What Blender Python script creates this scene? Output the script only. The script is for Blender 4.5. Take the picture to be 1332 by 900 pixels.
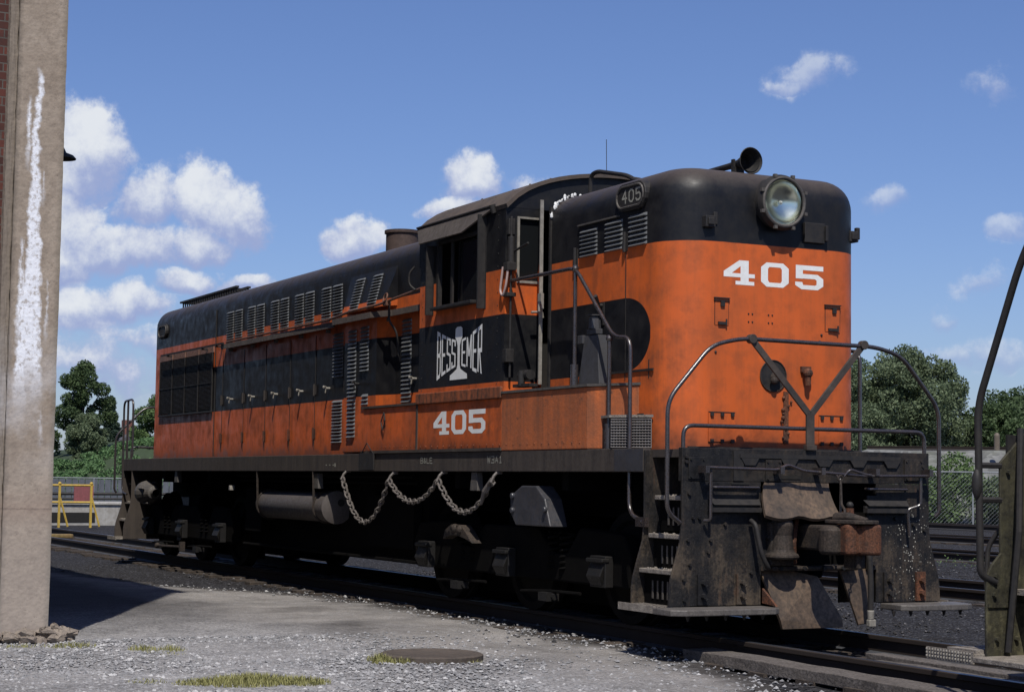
import bpy, bmesh, math, random
import numpy as np
from mathutils import Vector, Matrix
random.seed(7); rng = np.random.default_rng(11)
for o in list(bpy.data.objects): bpy.data.objects.remove(o)
S = bpy.context.scene; COL = S.collection

# ------------------------------------------------------------------ camera
CP = Vector((-12.715, 9.181, 1.270)); YAW, PIT, ROL = -0.46191, 0.0750, 0.0138
fw = Vector((math.cos(YAW)*math.cos(PIT), math.sin(YAW)*math.cos(PIT), math.sin(PIT)))
rt = fw.cross(Vector((0, 0, 1))).normalized(); up = rt.cross(fw)
r2 = rt*math.cos(ROL)+up*math.sin(ROL); u2 = up*math.cos(ROL)-rt*math.sin(ROL)
cam = bpy.data.cameras.new('camera'); cam.sensor_width = 36; cam.lens = 2358.5/1332*36; cam.clip_end = 3000; cam.clip_start = .1
co = bpy.data.objects.new('camera', cam); COL.objects.link(co)
co.matrix_world = Matrix(((r2.x, u2.x, -fw.x, CP.x), (r2.y, u2.y, -fw.y, CP.y), (r2.z, u2.z, -fw.z, CP.z), (0, 0, 0, 1)))
S.camera = co
# ------------------------------------------------------------------ sun, exposure
SUN = Vector((-1, .47, 1.68)).normalized()
sl = bpy.data.lights.new('sun', 'SUN'); sl.energy = 4.9; sl.angle = math.radians(.5); sl.color = (1, .955, .88)
so = bpy.data.objects.new('sun', sl); COL.objects.link(so); so.location = (-30, 20, 50)
so.rotation_euler = SUN.to_track_quat('Z', 'Y').to_euler()
S.view_settings.view_transform = 'Standard'; S.view_settings.look = 'None'
S.view_settings.exposure = -0.1; S.view_settings.gamma = 1
S.render.engine = 'CYCLES'
# ------------------------------------------------------------------ world: sky with cumulus
class NT:
    def __init__(s, nt): s.nt = nt; s.n = nt.nodes; s.l = nt.links
    def inp(s, sock, v):
        if v is None: return
        if hasattr(v, 'is_output'): s.l.new(v, sock)
        else:
            if sock.type == 'RGBA' and len(v) == 3: v = (*v, 1)
            sock.default_value = v
    def m(s, op, a, b=None, c=None, clamp=False):
        n = s.n.new('ShaderNodeMath'); n.operation = op; n.use_clamp = clamp
        for k, v in enumerate((a, b, c)): s.inp(n.inputs[k], v)
        return n.outputs[0]
    def vm(s, op, a, b=None):
        n = s.n.new('ShaderNodeVectorMath'); n.operation = op
        s.inp(n.inputs[0], a); s.inp(n.inputs[1], b)
        return n.outputs[0]
    def sep(s, v):
        n = s.n.new('ShaderNodeSeparateXYZ'); s.l.new(v, n.inputs[0]); return n.outputs
    def comb(s, x, y, z):
        n = s.n.new('ShaderNodeCombineXYZ')
        for k, v in enumerate((x, y, z)): s.inp(n.inputs[k], v)
        return n.outputs[0]
    def noise(s, vec, scale, detail=5, rough=.55, dist=0):
        n = s.n.new('ShaderNodeTexNoise'); s.l.new(vec, n.inputs['Vector'])
        n.inputs['Scale'].default_value = scale; n.inputs['Detail'].default_value = detail
        n.inputs['Roughness'].default_value = rough; n.inputs['Distortion'].default_value = dist
        return n.outputs['Fac']
    def vor(s, vec, scale, feat='F1', rnd=1):
        n = s.n.new('ShaderNodeTexVoronoi'); s.l.new(vec, n.inputs['Vector']); n.feature = feat
        n.inputs['Scale'].default_value = scale; n.inputs['Randomness'].default_value = rnd
        return n
    def mr(s, v, a, b, c=0, d=1, smooth=False):
        n = s.n.new('ShaderNodeMapRange'); n.clamp = True
        if smooth: n.interpolation_type = 'SMOOTHSTEP'
        for k, x in enumerate((v, a, b, c, d)): s.inp(n.inputs[k], x)
        return n.outputs[0]
    def mix(s, f, a, b, mode='MIX'):
        n = s.n.new('ShaderNodeMix'); n.data_type = 'RGBA'; n.blend_type = mode; n.clamp_factor = True
        s.inp(n.inputs[0], f); s.inp(n.inputs[6], a); s.inp(n.inputs[7], b)
        return n.outputs[2]
    def scl(s, vec, v):
        return s.vm('MULTIPLY', vec, v)

W = bpy.data.worlds.new('World'); S.world = W; W.use_nodes = True
t = NT(W.node_tree); t.n.clear()
sky = t.n.new('ShaderNodeTexSky'); sky.sky_type = 'NISHITA'; sky.sun_disc = False
sky.sun_elevation = math.asin(SUN.z); sky.sun_rotation = math.atan2(SUN.x, SUN.y)
sky.air_density = 1.0; sky.dust_density = .6; sky.ozone_density = 2.0
tc = t.n.new('ShaderNodeTexCoord'); D3 = tc.outputs['Generated']
dx, dy, dz = t.sep(D3)
az = t.m('ARCTAN2', dy, dx); el = t.m('ARCSINE', dz)
wn = t.n.new('ShaderNodeTexNoise'); t.l.new(D3, wn.inputs['Vector']); wn.inputs['Scale'].default_value = 26; wn.inputs['Detail'].default_value = 4
wx, wy, _ = t.sep(wn.outputs['Color'])
az2 = t.m('ADD', az, t.m('MULTIPLY', t.m('SUBTRACT', wx, .5), .035)); el2 = t.m('ADD', el, t.m('MULTIPLY', t.m('SUBTRACT', wy, .5), .026))
blobs = [(-0.2274, 0.1747, 0.0276, 0.031, 1), (-0.2129, 0.1596, 0.0267, 0.0232, 1), (-0.2557, 0.1576, 0.0125, 0.0106, .6), (-0.2952, 0.1502, 0.027, 0.0234, 1), (-0.31, 0.1391, 0.024, 0.019, .8), (-0.2444, 0.1249, 0.0434, 0.0161, 1), (-0.2854, 0.1257, 0.0271, 0.0116, .7), (-0.2292, 0.0904, 0.0268, 0.018, 1), (-0.2534, 0.0954, 0.0218, 0.0158, .9), (-0.2341, 0.0617, 0.042, 0.019, .42), (-0.2082, 0.1184, 0.0246, 0.0212, 1), (-0.3117, 0.1046, 0.0171, 0.0078, 1), (-0.3755, 0.1318, 0.0182, 0.0147, 1), (-0.441, 0.1656, 0.0232, 0.0164, .8), (-0.4284, 0.1498, 0.0191, 0.0076, .7), (-0.4667, 0.1639, 0.0212, 0.0106, .35), (-0.6311, 0.2223, 0.0206, 0.0105, .42), (-0.6152, 0.2169, 0.0125, 0.0052, .3), (-0.6683, 0.1537, 0.0178, 0.0082, .42), (-0.7328, 0.1372, 0.0159, 0.0086, .5), (-0.727, 0.2163, 0.0143, 0.0119, .36), (-0.7215, 0.108, 0.0164, 0.0076, .33), (-0.7252, 0.0719, 0.0246, 0.0106, .45), (-0.6994, 0.0906, 0.0124, 0.0076, .33), (-0.7053, 0.0699, 0.0206, 0.0076, .42),
         (0.05, .16, .12, .05, 1), (0.3, .2, .1, .05, .9), (-1.1, .15, .15, .05, .9), (-1.6, .25, .12, .06, 1), (1.2, .3, .2, .09, 1), (2.4, .25, .2, .08, .9), (-2.5, .3, .2, .08, .9), (-1.9, .5, .12, .07, .8), (0.6, .5, .15, .08, .8)]
blobs += [(-.262, .152, .018, .020, .9), (-.215, .138, .03, .018, .8), (-.285, .1075, .020, .009, .8), (-.25, .075, .06, .010, .34)]
dens = None; wsum = None; tsum = None
for a, e, ra, re, amp in blobs:
    u = t.m('MULTIPLY', t.m('SUBTRACT', az2, a), 1/ra); v = t.m('MULTIPLY', t.m('SUBTRACT', el2, e), 1/re)
    q = t.m('SUBTRACT', 1.0, t.m('SQRT', t.m('ADD', t.m('MULTIPLY', u, u), t.m('MULTIPLY', v, v))))
    q = t.m('MULTIPLY', t.m('MAXIMUM', q, -1.0), amp)
    dens = q if dens is None else t.m('MAXIMUM', dens, q)
    w = t.m('MAXIMUM', q, 0.0); wv = t.m('MULTIPLY', w, v)
    wsum = w if wsum is None else t.m('ADD', wsum, w); tsum = wv if tsum is None else t.m('ADD', tsum, wv)
n1 = t.noise(D3, 42, 10, .66); thin = t.mr(az, -.62, -.56, .52, 1); n2 = t.noise(D3, 14, 6, .6)
den = t.m('ADD', dens, t.m('ADD', t.m('MULTIPLY', t.m('SUBTRACT', n1, .5), 1.25), t.m('MULTIPLY', t.m('SUBTRACT', n2, .5), .25)))
cov = t.mr(den, -.05, .33, 0, 1, True)
hgt = t.m('DIVIDE', tsum, t.m('ADD', wsum, .02))
lit = t.m('ADD', t.m('ADD', t.m('MULTIPLY', hgt, 1.0), t.m('MULTIPLY', t.m('SUBTRACT', n1, .5), 2.2)), t.m('MULTIPLY', den, .85))
lit = t.mr(lit, -.35, 1.15, 0, 1, True)
ccol = t.mix(lit, (4.3, 5.2, 8.4), (10.2, 10.6, 11.2))
skc = t.mix(1.0, sky.outputs[0], (.88, .99, 1.38), 'MULTIPLY')
colr = t.mix(t.m('MULTIPLY', t.m('MULTIPLY', cov, .96), thin), skc, ccol)
bg = t.n.new('ShaderNodeBackground'); t.l.new(colr, bg.inputs[0]); bg.inputs[1].default_value = .082
wo = t.n.new('ShaderNodeOutputWorld'); t.l.new(bg.outputs[0], wo.inputs[0])
W.cycles.sampling_method = 'MANUAL'; W.cycles.sample_map_resolution = 1024

# ------------------------------------------------------------------ helpers
def tag(o, label=None, cat=None, group=None, kind=None):
    if label: o['label'] = label
    if cat: o['category'] = cat
    if group: o['group'] = group
    if kind: o['kind'] = kind
    return o
def thing(name, label, cat, loc=(0, 0, 0), group=None):
    o = bpy.data.objects.new(name, None); COL.objects.link(o); o.location = loc; o.empty_display_size = .2
    return tag(o, label, cat, group)
def norm(v):
    v = Vector(v); return v/v.length if v.length > 1e-9 else v
class MB:
    """collects shapes, builds one mesh object"""
    def __init__(s): s.v = []; s.f = []
    def add(s, vs, fs):
        b = len(s.v); s.v += [tuple(x) for x in vs]; s.f += [tuple(b+i for i in f) for f in fs]; return s
    def box(s, x0, x1, y0, y1, z0, z1):
        x0, x1 = sorted((x0, x1)); y0, y1 = sorted((y0, y1)); z0, z1 = sorted((z0, z1))
        return s.add([(x, y, z) for x in (x0, x1) for y in (y0, y1) for z in (z0, z1)],
                     [(0, 1, 3, 2), (4, 6, 7, 5), (0, 4, 5, 1), (2, 3, 7, 6), (0, 2, 6, 4), (1, 5, 7, 3)])
    def prism(s, pts, a, b, axis='y'):
        """extrude a 2-D outline between a and b along axis; pts are the other two coords in xyz order"""
        def mk(p, c): return (c, p[0], p[1]) if axis == 'x' else ((p[0], c, p[1]) if axis == 'y' else (p[0], p[1], c))
        n = len(pts)
        return s.add([mk(p, a) for p in pts]+[mk(p, b) for p in pts],
                     [tuple(range(n)), tuple(range(2*n-1, n-1, -1))]+[(i, (i+1) % n, n+(i+1) % n, n+i) for i in range(n)])
    def cyl(s, a, b, r, r1=None, n=16, caps=True):
        a = Vector(a); b = Vector(b); r1 = r if r1 is None else r1
        d = norm(b-a); u = norm(d.orthogonal()); w = d.cross(u)
        vs = []
        for c, rr in ((a, r), (b, r1)):
            for i in range(n):
                th = 2*math.pi*i/n; vs.append(c+(u*math.cos(th)+w*math.sin(th))*rr)
        fs = [(i, (i+1) % n, n+(i+1) % n, n+i) for i in range(n)]
        if caps: fs += [tuple(range(n-1, -1, -1)), tuple(range(n, 2*n))]
        return s.add(vs, fs)
    def lathe(s, c, axis, prof, n=24):
        """prof: list of (distance along axis, radius)"""
        c = Vector(c); d = norm(axis); u = norm(d.orthogonal()); w = d.cross(u); vs = []; fs = []
        for k, (h, r) in enumerate(prof):
            for i in range(n):
                th = 2*math.pi*i/n; vs.append(c+d*h+(u*math.cos(th)+w*math.sin(th))*max(r, 1e-4))
        for k in range(len(prof)-1):
            for i in range(n): fs.append((k*n+i, k*n+(i+1) % n, (k+1)*n+(i+1) % n, (k+1)*n+i))
        return s.add(vs, fs)
    def tube(s, pts, r, bend=0, n=10, caps=True):
        P = [Vector(p) for p in pts]
        if bend:
            Q = [P[0]]
            for i in range(1, len(P)-1):
                a, b, c = P[i-1], P[i], P[i+1]; la = (a-b).length; lc = (c-b).length
                d = min(bend, la*.48, lc*.48); p0 = b+(a-b)/la*d; p1 = b+(c-b)/lc*d
                for k in range(6):
                    q = k/5; Q.append(p0*(1-q)**2+b*2*q*(1-q)+p1*q*q)
            Q.append(P[-1]); P = Q
        vs = []; fs = []; u = None
        for i, p in enumerate(P):
            d = norm((P[min(i+1, len(P)-1)]-P[max(i-1, 0)]))
            u = norm(d.orthogonal()) if u is None else norm(u-d*u.dot(d)); w = d.cross(u)
            rr = r[i] if isinstance(r, (list, tuple)) else r
            for k in range(n):
                th = 2*math.pi*k/n; vs.append(p+(u*math.cos(th)+w*math.sin(th))*rr)
        for i in range(len(P)-1):
            for k in range(n): fs.append((i*n+k, i*n+(k+1) % n, (i+1)*n+(k+1) % n, (i+1)*n+k))
        if caps: fs += [tuple(range(n-1, -1, -1)), tuple(range((len(P)-1)*n, len(P)*n))]
        return s.add(vs, fs)
    def ball(s, c, r, n=10, sc=(1, 1, 1)):
        c = Vector(c); prof = [(math.cos(math.pi*k/n), math.sin(math.pi*k/n)) for k in range(n+1)]
        b = len(s.v); s.lathe((0, 0, 0), (0, 0, 1), [(h*r, q*r) for h, q in prof], n*2)
        for i in range(b, len(s.v)):
            x, y, z = s.v[i]; s.v[i] = (c.x+x*sc[0], c.y+y*sc[1], c.z+z*sc[2])
        return s
    def torus(s, c, axis, R, r, n=20, m=8, a0=0, a1=2*math.pi):
        c = Vector(c); d = norm(axis); u = norm(d.orthogonal()); w = d.cross(u)
        full = abs(a1-a0-2*math.pi) < 1e-6
        return s.tube([c+(u*math.cos(a0+(a1-a0)*i/n)+w*math.sin(a0+(a1-a0)*i/n))*R for i in range(n+1)], r, n=m, caps=not full)
    def bolt(s, c, nrm, r=.018, h=.014):
        c = Vector(c); s.cyl(c, c+norm(nrm)*h, r, r*.8, n=6); return s
    def build(s, name, m, parent=None, bevel=0, smooth=False, seg=2):
        me = bpy.data.meshes.new(name); me.from_pydata(s.v, [], s.f)
        bm = bmesh.new(); bm.from_mesh(me); bmesh.ops.recalc_face_normals(bm, faces=bm.faces); bm.to_mesh(me); bm.free()
        o = bpy.data.objects.new(name, me); COL.objects.link(o); me.materials.append(m)
        if parent:
            o.parent = parent
            gp = Vector(parent.get('_w', (0, 0, 0)))
            off = gp+Vector(parent.location) if parent.parent is None else gp
            # verts are written in world coordinates; shift into the parent's frame
            wl = Vector((0, 0, 0)); q = parent
            while q: wl += Vector(q.location); q = q.parent
            if wl.length > 0: me.transform(Matrix.Translation(-wl))
        if smooth:
            me.polygons.foreach_set('use_smooth', [True]*len(me.polygons)); me.update()
            try: me.set_sharp_from_angle(angle=math.radians(38))
            except Exception: pass
        if bevel:
            b = o.modifiers.new('bevel', 'BEVEL'); b.width = bevel; b.segments = seg; b.limit_method = 'ANGLE'; b.angle_limit = math.radians(40)
        return o

# ------------------------------------------------------------------ materials
def new_mat(name):
    m = bpy.data.materials.new(name); m.use_nodes = True; nt = NT(m.node_tree)
    b = m.node_tree.nodes['Principled BSDF']; b.inputs['Specular IOR Level'].default_value = .35
    return m, nt, b
def obj_co(t):
    g = t.n.new('ShaderNodeNewGeometry'); return g.outputs['Position']
def bump(t, b, h, strength=.3, dist=.01):
    n = t.n.new('ShaderNodeBump'); n.inputs['Strength'].default_value = strength; n.inputs['Distance'].default_value = dist
    t.l.new(h, n.inputs['Height']); t.l.new(n.outputs[0], b.inputs['Normal'])
def worn(name, base, second=None, dirt=(.03, .026, .022), rough=.6, metal=0, dirt_amt=.5, scale=3, rust=None, rust_amt=0, bmp=.15, streak=.3, spec=.35, spots=None):
    m, t, b = new_mat(name); P = obj_co(t)
    second = second or tuple(c*.7 for c in base)
    nA = t.noise(P, scale, 6, .62); nB = t.noise(P, scale*7, 4, .6)
    c = t.mix(t.mr(nA, .35, .68), base, second)
    st = t.noise(t.scl(P, (9, 9, .55)), 1.6, 5, .6)
    d = t.m('MULTIPLY', t.mr(t.m('ADD', t.m('MULTIPLY', st, streak*1.4), t.m('MULTIPLY', nB, 1.2-streak)), .48, .95), dirt_amt*1.5, clamp=True)
    c = t.mix(d, c, dirt)
    if rust: 
        nr = t.noise(P, scale*2.3+1, 8, .7)
        c = t.mix(t.mr(nr, .72-rust_amt*.3, .8-rust_amt*.3), c, rust)
    if spots:
        v = t.vor(P, spots[1]); nn = t.noise(P, 2.2, 3)
        c = t.mix(t.mr(t.m('ADD', v.outputs['Distance'], t.mr(nn, .42, .62, .5, 0)), .16, .24, 1, 0), c, spots[0])
    t.l.new(c, b.inputs['Base Color'])
    t.l.new(t.mr(nB, .3, .7, max(rough-.12, .05), min(rough+.15, 1)), b.inputs['Roughness'])
    b.inputs['Metallic'].default_value = metal; b.inputs['Specular IOR Level'].default_value = spec
    bump(t, b, t.noise(P, 30, 6, .7), bmp, .012)
    return m

def livery():
    """orange / black locomotive paint, laid out in the loco's own coordinates"""
    m, t, b = new_mat('loco_livery'); P = obj_co(t); x, y, z = t.sep(P)
    top = t.mr(t.m('ADD', z, t.m('MULTIPLY', t.m('SUBTRACT', t.noise(P, 9, 2), .5), .006)), 3.383, 3.387)
    uf = t.m('MAXIMUM', t.m('DIVIDE', t.m('SUBTRACT', 1.42, x), .5), 0.0)
    ur = t.m('MAXIMUM', t.m('DIVIDE', t.m('SUBTRACT', x, 16.0), .3), 0.0)
    u = t.m('MINIMUM', t.m('MAXIMUM', uf, ur), 1.0)
    hh = t.m('MULTIPLY', t.m('SQRT', t.m('SUBTRACT', 1.0, t.m('POWER', u, 2.3))), .335)
    st = t.mr(t.m('SUBTRACT', t.m('ABSOLUTE', t.m('SUBTRACT', z, 2.60)), hh), -.002, .002, 1, 0)
    st = t.m('MULTIPLY', st, t.m('GREATER_THAN', x, .925)); st = t.m('MULTIPLY', st, t.m('LESS_THAN', x, 16.3))
    mask = t.m('MAXIMUM', top, st)
    n1 = t.noise(P, 1.3, 6, .62); n2 = t.noise(P, 6, 6, .65); n3 = t.noise(P, 38, 4, .7)
    stk = t.m('ADD', t.m('MULTIPLY', t.noise(t.scl(P, (12, 12, .7)), 1.0, 6, .7), .6), t.m('MULTIPLY', t.noise(P, 2.6, 5, .65), .4))
    orange = t.mix(t.mr(n1, .3, .7), (.61, .118, .024), (.49, .098, .021))
    orange = t.mix(t.mr(stk, .45, .72, 0, .25), orange, (.40, .125, .045))      # faded runs
    orange = t.mix(t.mr(n2, .5, .8, 0, .5), orange, (.27, .066, .022))
    grime = t.m('MULTIPLY', t.mr(t.m('ADD', stk, t.m('MULTIPLY', n2, .6)), .72, 1.1), t.m('MULTIPLY', t.mr(z, 1.55, 3.4, .85, .45), t.mr(x, .55, .9, .55, 1)))
    foot = t.m('MULTIPLY', t.mr(t.m('ADD', z, t.m('MULTIPLY', t.m('SUBTRACT', n2, .5), .5)), 1.58, 1.80, 1, 0), .75)
    orange = t.mix(t.m('MAXIMUM', grime, foot), orange, (.05, .028, .018))
    chip = t.mr(t.noise(P, 21, 6, .75), .69, .72)
    orange = t.mix(t.m('MULTIPLY', chip, t.mr(n1, .45, .6)), orange, (.035, .02, .015))
    black = t.mix(t.mr(n2, .35, .75), (.0075, .0078, .0095), (.015, .014, .014))
    black = t.mix(t.mr(stk, .5, .8, 0, .2), black, (.034, .03, .028))
    # roof dust settles on upward facing sheet
    g = t.n.new('ShaderNodeNewGeometry'); gz = t.sep(g.outputs['Normal'])[2]
    black = t.mix(t.m('MULTIPLY', t.mr(gz, .3, .9), t.mr(n3, .2, .8, .6, 1)), black, (.085, .066, .054))
    c = t.mix(mask, orange, black)
    t.l.new(c, b.inputs['Base Color'])
    t.l.new(t.m('ADD', t.mr(n2, .3, .7, .36, .62), t.m('MULTIPLY', grime, .2)), b.inputs['Roughness'])
    b.inputs['Specular IOR Level'].default_value = .3
    h = t.m('ADD', t.m('MULTIPLY', t.noise(t.scl(P, (1, 1, .6)), 2.2, 3), 1.0), t.m('MULTIPLY', n3, .06))
    bump(t, b, h, .35, .025)
    return m
LIV = livery()
ORG = worn('orange_steel', (.42, .11, .035), (.28, .09, .04), dirt=(.05, .03, .02), dirt_amt=.75, rough=.6, rust=(.07, .04, .03), rust_amt=.25, scale=2.4, streak=.6)
BROWN = worn('weathered_battery_box', (.55, .14, .04), (.38, .11, .04), dirt=(.09, .055, .035), dirt_amt=.4, rough=.65, rust=(.06, .045, .035), rust_amt=.36, scale=2.2, streak=.7, bmp=.4)
BLK = worn('grimy_black_steel', (.012, .012, .013), (.020, .018, .017), dirt=(.035, .03, .026), dirt_amt=.5, rough=.62, scale=3, streak=.5)
UND = worn('underframe_black', (.0035, .0034, .0035), (.006, .0055, .005), dirt=(.009, .008, .007), dirt_amt=.3, rough=.95, scale=4, spec=.05)
ROOF = worn('dusty_roof', (.045, .037, .032), (.085, .065, .052), dirt=(.12, .09, .07), dirt_amt=.45, rough=.85, scale=2)
def pilot_mat(name, spots=False, ol=False):
    m, t, b = new_mat(name); P = obj_co(t); x, y, z = t.sep(P)
    n1 = t.noise(P, 2.4, 7, .68); n2 = t.noise(P, 11, 6, .72); n3 = t.noise(P, 40, 4, .7); st = t.noise(t.scl(P, (10, 10, .9)), 1.3, 6, .7)
    c = t.mix(t.mr(n2, .35, .7), (.0065, .0065, .0075), (.016, .015, .015))
    br = t.m('ADD', t.m('MULTIPLY', n1, 1.0), t.m('ADD', t.m('MULTIPLY', n3, .35), t.m('MULTIPLY', st, .45)))
    c = t.mix(t.m('MULTIPLY', t.mr(br, .70 if ol else .83, .95 if ol else 1.05), .9), c, (.060, .055, .032) if ol else (.040, .032, .025))
    c = t.mix(t.m('MULTIPLY', t.mr(t.m('ADD', br, t.mr(z, .3, 1.2, .12, 0)), 1.02, 1.2), .85), c, (.15, .135, .075) if ol else (.095, .072, .050))
    c = t.mix(t.m('MULTIPLY', t.mr(t.m('ADD', st, t.m('MULTIPLY', n2, .4)), .82, .95), .8), c, (.075, .038, .022))
    v = t.vor(P, 55); c = t.mix(t.mr(v.outputs['Distance'], .06, .14, .5, 0), c, (.15, .14, .13))
    if spots:
        v = t.vor(P, 34); nn = t.noise(P, 3.2, 4); k = t.m('MULTIPLY', t.mr(v.outputs['Distance'], .14, .24, 1, 0), t.mr(nn, .46, .54)); k = t.m('MULTIPLY', k, t.mr(y, -.78, -.9)); k = t.m('MULTIPLY', k, t.mr(z, 1.15, .95))
        c = t.mix(k, c, (.42, .40, .34))
    t.l.new(c, b.inputs['Base Color']); t.l.new(t.mr(n2, .3, .7, .42, .75), b.inputs['Roughness']); b.inputs['Specular IOR Level'].default_value = .3
    bump(t, b, t.m('ADD', n2, t.m('MULTIPLY', n3, .5)), .45, .012); return m
PIL = pilot_mat('pilot_steel') or worn('pilot_steel', (.012, .0115, .012), (.040, .033, .026), dirt=(.10, .075, .048), dirt_amt=.62, rough=.6, scale=3.6, rust=(.085, .05, .03), rust_amt=.25, streak=.45, bmp=.5, spots=None)
PILS = pilot_mat('pilot_steel_splashed', True) or worn('pilot_steel_splashed', (.011, .010, .010), (.028, .023, .019), dirt=(.07, .05, .035), dirt_amt=.5, rough=.6, scale=3.2, rust=(.08, .045, .028), rust_amt=.25, bmp=.5, spots=((.45, .43, .38), 46))
TANST = worn('bare_tan_steel', (.17, .115, .075), (.075, .055, .04), dirt=(.03, .024, .02), dirt_amt=.7, rough=.55, scale=4, bmp=.2)
RUSTC = worn('rusty_casting', (.20, .07, .03), (.08, .038, .024), dirt=(.014, .012, .01), dirt_amt=.7, rough=.8, scale=9, bmp=.6)
CAST = worn('dusty_casting', (.07, .05, .036), (.028, .022, .018), dirt=(.012, .010, .009), dirt_amt=.75, rough=.75, scale=8, bmp=.5)
RAILT = worn('handrail_pipe', (.016, .014, .015), (.04, .028, .024), dirt=(.07, .06, .055), dirt_amt=.3, rough=.28, scale=14, spec=1)
GREY = worn('dusty_grey_steel', (.085, .078, .072), (.13, .115, .10), dirt=(.04, .035, .03), dirt_amt=.6, rough=.6, scale=7)
BGREY = worn('bluish_grey_steel', (.045, .048, .058), (.028, .029, .033), dirt=(.06, .05, .045), dirt_amt=.5, rough=.45, scale=5)
DBR = worn('brown_sill', (.024, .020, .019), (.042, .033, .028), dirt=(.075, .06, .048), dirt_amt=.5, rough=.7, scale=4, streak=.8)
TREAD = worn('step_tread', (.36, .32, .27), (.22, .19, .16), dirt=(.05, .04, .035), dirt_amt=.6, rough=.7, scale=20, bmp=1)
LOUV = worn('louvre_steel', (.19, .20, .205), (.12, .127, .13), dirt=(.07, .06, .05), dirt_amt=.4, rough=.4, scale=6, spec=.6)
WHITE = worn('white_lettering', (.82, .82, .80), (.74, .74, .70), dirt=(.4, .33, .28), dirt_amt=.15, rough=.5, scale=20, bmp=0)
OFFW = worn('dull_lettering', (.30, .30, .25), (.24, .24, .20), dirt=(.2, .16, .13), dirt_amt=.4, rough=.6, scale=20, bmp=0)
DARK = worn('dark_interior', (.012, .012, .012), rough=.9, bmp=0)
PINK = worn('faded_grille_bar', (.30, .16, .12), (.22, .12, .09), dirt=(.08, .055, .045), dirt_amt=.6, rough=.6, scale=5)
MESHM = worn('mesh_grey', (.25, .24, .23), (.16, .15, .145), dirt=(.10, .07, .05), dirt_amt=.5, rough=.6, scale=8)
CHN = worn('chain_grey', (.17, .15, .135), (.11, .095, .08), dirt=(.045, .035, .03), dirt_amt=.6, rough=.6, scale=20)
STEELW = worn('pale_metal', (.32, .30, .26), (.20, .185, .16), dirt=(.12, .1, .08), dirt_amt=.4, rough=.4, scale=20)
def plain(name, col, rough=.5, metal=0, alpha=None):
    m, t, b = new_mat(name); b.inputs['Base Color'].default_value = (*col, 1); b.inputs['Roughness'].default_value = rough; b.inputs['Metallic'].default_value = metal
    return m
GLASSD = plain('dark_window_glass', (.01, .011, .012), .06)
def lensmat():
    m, t, b = new_mat('headlight_lens'); b.inputs['Base Color'].default_value = (.95, .97, .9, 1); b.inputs['Roughness'].default_value = .02
    b.inputs['Transmission Weight'].default_value = 1; b.inputs['IOR'].default_value = 1.25; return m
LENS = lensmat()
LEDG = worn('grey_brown_ledge', (.095, .078, .068), (.14, .11, .09), dirt=(.05, .04, .035), dirt_amt=.5, rough=.6, scale=5)
JB = worn('oily_journal_steel', (.007, .0068, .0065), (.016, .014, .013), dirt=(.008, .007, .006), dirt_amt=.9, rough=.6, scale=9)
REFL = plain('headlight_reflector', (.82, .84, .72), .22, 1)

# ------------------------------------------------------------------ GROUND
def ground_mat():
    m, t, b = new_mat('cinder_ground'); P = obj_co(t)
    n1 = t.noise(P, .35, 5, .6); n2 = t.noise(P, 4, 6, .65); v = t.vor(P, 22); v2 = t.vor(P, 48)
    c = t.mix(t.mr(n1, .35, .65), (.008, .0075, .0078), (.017, .0155, .015))
    c = t.mix(t.mr(v.outputs['Distance'], .1, .6), c, (.034, .033, .036))
    cc = t.sep(v2.outputs['Color'])[0]
    c = t.mix(t.mr(cc, .86, .97), c, (.13, .13, .14))
    c = t.mix(t.mr(n2, .3, .7, 0, .35), c, (.018, .014, .011))
    t.l.new(c, b.inputs['Base Color']); b.inputs['Roughness'].default_value = .95; b.inputs['Specular IOR Level'].default_value = .15
    h = t.m('ADD', v.outputs['Distance'], t.m('MULTIPLY', v2.outputs['Distance'], .5)); bump(t, b, h, 1, .03); return m
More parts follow.
